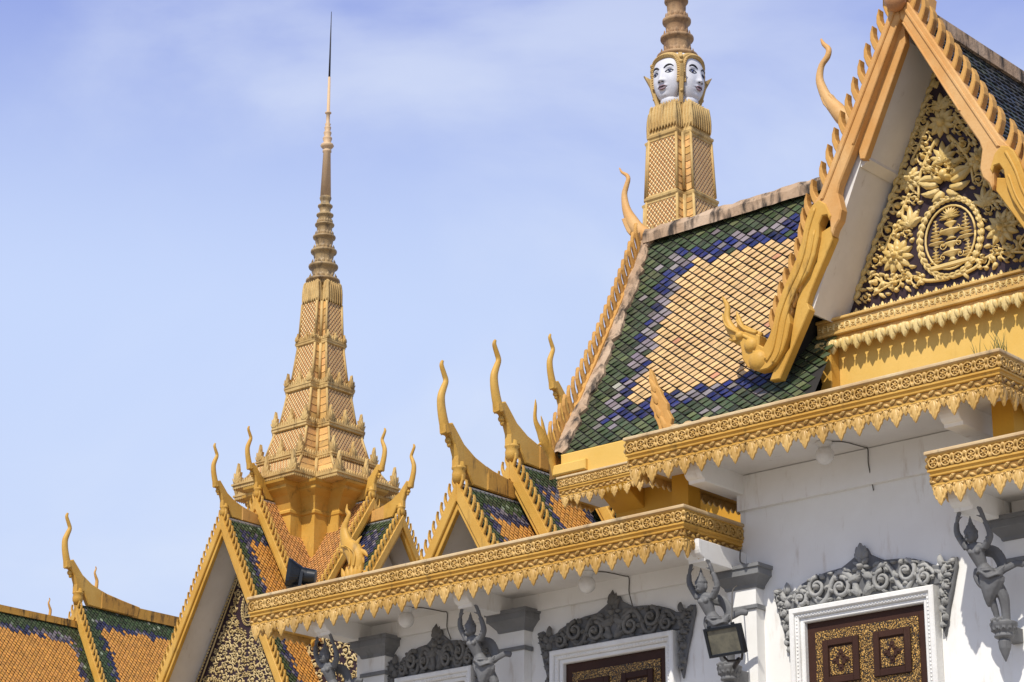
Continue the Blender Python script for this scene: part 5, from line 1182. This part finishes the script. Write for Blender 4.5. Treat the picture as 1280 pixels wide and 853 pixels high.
# ================================================================== FREE-STANDING THINGS
# bracket statues
def statue_mesh():
    mb = MB(); P = lambda x, y, z: Vector((x, y, z))
    J = dict(lh=(-.124, -.835, 8.72), lw=(-.19, -.80, 8.60), le=(-.205, -.77, 8.485), ls=(-.115, -.735, 8.315), rs=(.105, -.735, 8.29), re=(.205, -.775, 8.40), rw=(.175, -.81, 8.56), rh=(.126, -.855, 8.735), neck=(-.02, -.74, 8.32), chest=(-.005, -.725, 8.25), waist=(.03, -.685, 8.11), hip=(.08, -.655, 8.0))
    J = {k: P(*v) for k, v in J.items()}
    tube(mb, [J['chest'] + P(-.005, 0, .07), J['chest'], J['waist'], J['hip'], J['hip'] + P(0, .02, -.06)], [.06, .09, .064, .09, .085], 12, 0)
    tube(mb, [J['ls'], J['ls'].lerp(J['rs'], .5) + P(0, 0, .012), J['rs']], [.045, .055, .045], 10)
    for s in (-1, 1): ellip(mb, W0, tuple(J['chest'] + P(s * .04, -.06, .0)), (.036, .034, .036))
    for a, b, c, d in (('ls', 'le', 'lw', 'lh'), ('rs', 're', 'rw', 'rh')):
        tube(mb, smoothline([tuple(J[a]), tuple(J[b]), tuple(J[c])], 4), [.046 - .017 * i / 8 for i in range(9)], 9)
        hd = J[d] - J[c]
        tube(mb, [J[c], J[c] + hd * .45, J[c] + hd * .62], [.02, .027, .022], 8, 0)
        for i in range(4):
            o = P((i - 1.5) * .013, 0, 0); tube(mb, [J[c] + hd * .55 + o, J[c] + hd * .8 + o * 1.2, J[c] + hd * (1.0 - .05 * abs(i - 1.3)) + o * 1.1 + P(0, -.008, 0)], [.0085, .0075, .005], 6)
        sgn = 1 if a == 'ls' else -1
        tube(mb, [J[c] + hd * .25, J[c] + hd * .35 + P(sgn * .035, -.012, 0), J[c] + hd * .42 + P(sgn * .065, -.015, .004)], [.012, .010, .006], 6)
        for t in (.05, .0): 
            q = J[b].lerp(J[a], .15 + t * 6); ellip(mb, W0, tuple(q), (.048, .048, .016))
        ellip(mb, W0, tuple(J[c] + P(0, 0, -.02)), (.03, .03, .016))
    tube(mb, [J['neck'] + P(0, 0, -.02), J['neck'] + P(-.008, -.015, .05)], [.035, .03], 9)
    hc = J['neck'] + P(-.012, -.03, .118)
    ellip(mb, W0, tuple(hc), (.072, .078, .088), 0, 14, 10)
    ellip(mb, W0, tuple(hc + P(-.008, -.03, -.045)), (.042, .045, .042), 0, 10, 8)
    tube(mb, [hc + P(-.014, -.078, .018), hc + P(-.017, -.096, -.022)], [.007, .0135], 6)
    for s in (-1, 1):
        ellip(mb, W0, tuple(hc + P(s * .027 - .013, -.066, .012)), (.016, .012, .008)); tube(mb, [hc + P(s * .01 - .013, -.073, .028), hc + P(s * .03 - .012, -.068, .034), hc + P(s * .048 - .01, -.052, .026)], .006, 5)
        ellip(mb, W0, tuple(hc + P(s * .07, .0, -.012)), (.014, .022, .04))
    ellip(mb, W0, tuple(hc + P(-.016, -.078, -.05)), (.022, .012, .008)); ellip(mb, W0, tuple(hc + P(-.016, -.075, -.064)), (.017, .011, .008))
    T = lambda a, b, c: hc + P(a, b, c)
    lathe(mb, (-.004, .0, .035), [(.072, -.01), (.08, .0), (.08, .02), (.07, .03), (.066, .04), (.055, .055), (.05, .06), (.052, .072), (.04, .085), (.03, .09), (.032, .10), (.022, .125), (.018, .13), (.02, .14), (.012, .165), (.002, .2)], 12, 0, T)
    # skirt
    v = []; f = []; sk = [(.055, .078, 8.06), (.09, .115, 8.0), (.125, .15, 7.94), (.12, .145, 7.89), (.105, .115, 7.83), (.085, .08, 7.76), (.068, .05, 7.70), (.06, .025, 7.665)]
    for i, (cx, r, z) in enumerate(sk):
        t = i / 7; cy = -.66 + .05 * t
        for k in range(28):
            g_ = 2 * pi * k / 28; rr = r * (1 + .06 * sin(7 * g_ + .6 * i)); v.append((cx + rr * cos(g_), cy + min(rr, .1) * .8 * sin(g_), z + .02 * cos(g_) * t))
    for i in range(7):
        for k in range(28): f.append((i * 28 + k, i * 28 + (k + 1) % 28, (i + 1) * 28 + (k + 1) % 28, (i + 1) * 28 + k))
    f += [tuple(range(28)), tuple(196 + k for k in range(28))]; mb.add(v, f)
    for z, rx_, th in ((8.055, .088, .013), (8.03, .1, .015)):
        tube(mb, [(.062 + rx_ * cos(g), -.665 + .085 * sin(g), z) for g in [2 * pi * k / 16 for k in range(17)]], th, 6)
    for i in range(4):
        tube(mb, smoothline([(.02 + .02 * i, -.752, 8.035 - .012 * i), (.10 + .01 * i, -.762, 7.985 - .014 * i), (.20 + .01 * i, -.73, 7.985 - .006 * i), (.30 - .01 * i, -.665, 8.06 - .03 * i)], 4), .012, 6)
    tube(mb, smoothline([(.14, -.62, 8.02), (.28, -.6, 8.05), (.40, -.58, 8.09), (.48, -.55, 8.07)], 4), [.05] * 4 + [.042] * 4 + [.04] * 4 + [.028], 8, 0, ((0, 1, 0), .6))
    tube(mb, smoothline([(.0, -.60, 8.3), (.13, -.56, 8.26), (.2, -.54, 8.12), (.17, -.56, 8.0)], 4), [.03] + [.07] * 10 + [.05, .03], 8, 0, ((0, 1, 0), .5))
    tube(mb, smoothline([(-.05, -.62, 8.1), (-.09, -.6, 8.02), (-.04, -.6, 7.92), (.02, -.6, 7.88)], 3), [.02] + [.045] * 7 + [.04, .02], 8)
    # legs and feet
    tube(mb, smoothline([(.055, -.62, 7.86), (.075, -.59, 7.72), (.085, -.545, 7.6), (.09, -.52, 7.52)], 3), [.055, .053, .05, .046, .043, .04, .037, .034, .032, .03], 9)
    tube(mb, smoothline([(.15, -.6, 7.9), (.20, -.56, 7.75), (.2, -.53, 7.62), (.19, -.51, 7.5)], 3), [.062, .064, .065, .064, .06, .056, .052, .05, .05, .05], 9, 0)
    for a in (.075, .15): tube(mb, [(a, -.50, 7.52), (a - .01, -.57, 7.505), (a - .012, -.62, 7.495)], [.034, .03, .016], 8)
    T = lambda a, b, c: P(.125 + a, -.46 + b, c)
    lathe(mb, (0, 0, 0), [(.15, 7.49), (.155, 7.475), (.15, 7.45), (.125, 7.40), (.10, 7.36), (.11, 7.345), (.11, 7.325), (.085, 7.31), (.06, 7.30), (.075, 7.28), (.065, 7.2), (.04, 7.13), (.004, 7.05)], 14, 0, T)
    for k in range(12):
        g_ = 2 * pi * k / 12; Tl = frame(P(.125 + .118 * cos(g_), -.46 + .118 * sin(g_), 7.37), (-sin(g_), cos(g_), 0), (cos(g_), sin(g_), 0)); leaf(mb, Tl, 0, 0, pi / 2, .11, .034, .03, 0, 0, 0, 0, 5)
    box(mb, W0, .06, .19, -.46, -.05, 7.30, 7.46)
    return mb
smb = statue_mesh()
sme = smb.mesh('bracket_statue', [GREY], (0, -0.5, 7.2))
labels = ['grey stone dancer holding up the bracket of the far right eave with both arms', 'grey dancer on the bracket with a framed floodlight fixed in front of its legs', 'grey dancer statue on the middle bracket between the two shaded carved doors', 'grey dancer statue under the left end of the long eave, beside the carved gable']
first = None
for lab, x in zip(labels, (-13.30, -17.02, -20.75, -23.42)):
    o = bpy.data.objects.new('bracket_statue', sme) if first is None else first.copy()
    if first is None:
        rm = o.modifiers.new('merge', 'REMESH'); rm.mode = 'VOXEL'; rm.voxel_size = 0.0065; rm.use_smooth_shade = True
        first = o
    o.location = (x, YW - 0.5, 7.2); COL.objects.link(o); tagit(o, lab, 'statue', 'grey dancer statues under the eave brackets')

# globe lamps with their cables
for x, zs, lab, far in ((-18.97, 8.95, 'round white globe lamp under the long eave above the middle door', 8.55), (-22.1, 8.95, 'round white globe lamp under the long eave above the leftmost shaded door', 8.60), (-15.33, 9.95, 'round white globe lamp under the upper eave above the sunlit door', 9.45)):
    y = 23.2; t = thing('globe_lamp', (x, y, zs), lab, 'lamp', 'globe lamps under the eaves')
    mb = MB(); lathe(mb, (x, y, zs), [(0.105, 0.0), (0.105, -0.02), (0.085, -0.035), (0.075, -0.05), (0.075, -0.075), (0.06, -0.08)], 20); part(mb, 'holder', FRAME_W, t)
    mb = MB(); ellip(mb, W0, (x, y, zs - 0.165), (0.112, 0.112, 0.112), 0, 24, 16); part(mb, 'globe', GLOBE, t)
    mb = MB(); q = smoothline([(x + .09, y, zs - .012), (x + .2, y + .12, zs - .012), (x + .27, y + .42, zs - .018), (x + .27, YW - .085, zs - .02), (x + .27, YW - .085, zs - .15), (x + .275, YW - .085, zs - .23), (x + .28, YW - .012, far - 0.02)], 5); tube(mb, q, 0.007, 6); part(mb, 'cable', CABLE, t)

# framed floodlight in front of the second statue
T0 = FRONT(-16.55, 22.78, 7.66)
ca, sa = cos(0.0), sin(0.0)
tilt = -0.35
def TF(u, n, z):
    n2, z2 = n * cos(tilt) - z * sin(tilt), n * sin(tilt) + z * cos(tilt)
    return T0(u, n2, z2)
fl = thing('floodlight', (-16.55, 22.9, 7.5), 'black framed floodlight with brown glass mounted on the statue near the hall corner', 'floodlight')
mb = MB(); prism(mb, TF, [(-.255, -.17), (.255, -.17), (.255, .17), (-.255, .17)], -0.075, -0.01, 0, 0.02)
for s in (-1, 1):
    box(mb, TF, s * 0.235 - .02, s * .235 + .02, -0.03, 0.025, -.175, .175, 0, .006); box(mb, TF, -.215, .215, -0.03, 0.024, s * .158 - .018, s * .158 + .018, 0, .006)
    box(mb, TF, s * .17 - .015, s * .17 + .015, -0.02, 0.03, .165, .20, 0, .005)
part(mb, 'housing', BLACK, fl)
mb = MB(); box(mb, TF, -.22, .22, -0.012, 0.004, -.145, .145); part(mb, 'glass', LAMPGLASS, fl)
mb = MB(); tube(mb, [TF(-.15, -.1, -.16), TF(-.1, -.12, -.25), TF(0, -.2, -.27), TF(.1, -.12, -.25), TF(.15, -.1, -.16)], 0.016, 6); tube(mb, [TF(0, -.2, -.26), (-16.80, 23.3, 7.46), (-16.85, 23.45, 7.46)], 0.03, 8); part(mb, 'mount', IRON, fl)
mb = MB(); tube(mb, smoothline([(-16.62, 23.0, 7.82), (-16.66, 23.1, 8.1), (-16.72, 23.2, 8.35), (-16.8, 23.4, 8.47)], 5), 0.008, 6); part(mb, 'cable', CABLE, fl)
# loose wire by the corner of the upper return
mb = MB(); tube(mb, smoothline([(-16.8, 23.5, 8.94), (-16.82, 23.52, 8.80), (-16.72, 23.5, 8.74), (-16.66, 23.52, 8.70), (-16.68, 23.56, 8.66)], 6), 0.009, 6)
solo(mb, 'electric_wire', CABLE, (-16.75, 23.5, 8.7), 'thin dark wire hanging below the right end of the long eave', 'wire')

# black floodlight standing on the long eave
B0 = Vector((-23.80, 22.86, 9.36))
yaw_b = radians(215)
dx = Vector((cos(yaw_b), sin(yaw_b), 0.12)).normalized(); dy = Vector((-sin(yaw_b), cos(yaw_b), 0)); dz = dx.cross(dy)
if dz.z < 0: dz = -dz
TBk = lambda a, b, c: B0 + Vector((0, 0, 0.235)) + dx * a * 0.82 + dy * b * 0.95 + dz * c
bl = thing('floodlight', tuple(B0), 'black horn-shaped floodlight standing on top of the long eave near its left end', 'floodlight')
mb = MB(); v = []; f = []
secs = [(-0.26, .075, .075, 2), (-0.25, .10, .10, 2), (-0.12, .11, .11, 2), (-0.02, .12, .12, 2.3), (0.14, .20, .19, 5), (0.18, .21, .20, 7), (0.20, .215, .205, 8), (0.20, .19, .18, 8), (0.185, .185, .175, 8)]
for a, ry, rz, pw in secs:
    for k in range(32):
        g_ = 2 * pi * k / 32; c_, s_ = cos(g_), sin(g_); q = (abs(c_) ** pw + abs(s_) ** pw) ** (-1 / pw); v.append(TBk(a, ry * q * c_, rz * q * s_))
for i in range(len(secs) - 1):
    for k in range(32): f.append((i * 32 + k, i * 32 + (k + 1) % 32, (i + 1) * 32 + (k + 1) % 32, (i + 1) * 32 + k))
f += [tuple(range(32)), tuple((len(secs) - 1) * 32 + k for k in range(32))]; mb.add(v, f)
part(mb, 'housing', BLACK, bl)
mb = MB(); box(mb, TBk, -.1, .02, -.14, .14, -.235, -.2, 0, .006); 
for s in (-1, 1): box(mb, TBk, -.07, -.01, s * .135 - .01, s * .135 + .01, -.22, .03, 0, .004)
part(mb, 'mount', BLACK, bl)

# serpent finial on the long eave and leaf finial on the upper eave
TL = FRONT(-22.8, 22.84, 9.345)
mb = MB(); flames(mb, TL, [
    [(-.115, 1.115, .006), (-.12, 1.02, .028), (-.075, .96, .036), (-.11, .88, .045), (-.16, .78, .062), (-.15, .68, .08), (-.11, .58, .095), (-.05, .50, .12), (.03, .42, .14), (.09, .3, .14), (.09, .17, .13), (.08, .02, .14)],
    [(.18, .61, .006), (.12, .56, .026), (.05, .47, .06), (.0, .42, .06)], [(-.235, .49, .012), (-.17, .46, .035), (-.06, .44, .05)], [(.30, .31, .015), (.24, .37, .035), (.14, .4, .05), (.05, .42, .05)],
    [(.36, .05, .02), (.27, .07, .05), (.14, .06, .07)], [(.23, .22, .012), (.2, .28, .04), (.12, .34, .06)], [(-.1, .2, .012), (-.06, .12, .05), (.02, .04, .07)]], 0.62)
for pts in ([(-.12, .5), (.0, .46), (.06, .36), (.04, .2)], [(-.06, .5), (.08, .42), (.14, .32), (.12, .18)]):
    q = smoothline(pts, 4); tube(mb, [TL(a, .085, b) for a, b in q], .016, 6)
for i in range(5): leaf(mb, TL, -.04 + .06 * i, 0.0, pi / 2 - .15 * (i - 2), .2, .045, .04, .075, 0, 0, 0, 5)
solo(mb, 'serpent_finial', GOLD, (-22.75, 22.84, 9.345), 'gold curling serpent finial standing on the long eave in front of the pavilion gables', 'finial')
LF = [(-0.216, 0.987), (-0.229, 0.872), (-0.19, 0.76), (-0.177, 0.674), (-0.205, 0.58), (-0.225, 0.497), (-0.16, 0.40), (-0.155, 0.33), (-0.128, 0.291), (-0.09, 0.2), (-0.08, 0.0), (0.16, 0.0), (0.175, 0.099), (0.1, 0.2), (0.12, 0.27), (0.052, 0.393), (0.05, 0.48), (-0.027, 0.595), (-0.06, 0.68), (-0.119, 0.755), (-0.15, 0.86), (-0.18, 0.93)]
TLf = FRONT(-17.45, 22.9, 10.30)
mb = MB(); prism(mb, TLf, LF, -0.035, 0.035, 0, 0.01)
for i, (a, b) in enumerate(((0.02, .15), (-.06, .32), (-.1, .5), (-.13, .66))): leaf(mb, TLf, a, b, pi / 2 + .3, .22, .05, .04, .03, 2, .3, 0, 6)
solo(mb, 'leaf_finial', GOLD_OLD, (-17.45, 22.9, 10.3), 'upright weathered leaf finial on the upper eave in front of the tiled roof', 'finial')
# fallen tiles on the eave
mb = MB(); T = frame((0, 0, 0), (cos(.3), sin(.3), 0), (0, -1, 0)); prism(mb, T, [(.09 * cos(g_), .10 * sin(g_)) for g_ in [pi * k / 8 for k in range(9)]], -.015, .015, 0, .004)
first = None
for x in (-17.21, -17.01, -16.75):
    if first is None: first = o = solo(mb, 'broken_tile', COPING, (0, 0, 0), 'pale broken tile piece lying on the upper eave below the big roof', 'tile', 'broken tiles on the upper eave')
    else: o = first.copy(); COL.objects.link(o)
    o.location = (x, 22.78, 10.35)
# weeds
mb = MB(); rn = random.Random(6)
for k in range(26):
    x = rn.choice((-12.98, -12.9, -12.72, -12.66)) + rn.uniform(-.05, .05); y = 22.75 + rn.uniform(0, .1); h = rn.uniform(.08, .34); l = rn.uniform(-.5, .5)
    tube(mb, [(x, y, 10.33), (x + l * h * .3, y, 10.33 + h * .6), (x + l * h * .8, y, 10.33 + h)], [.005, .004, .001], 4)
solo(mb, 'grass_tuft', GRASS, (-12.8, 22.8, 10.33), 'sparse dry grass sprouting on the right corner of the upper eave', 'grass', kind='stuff')
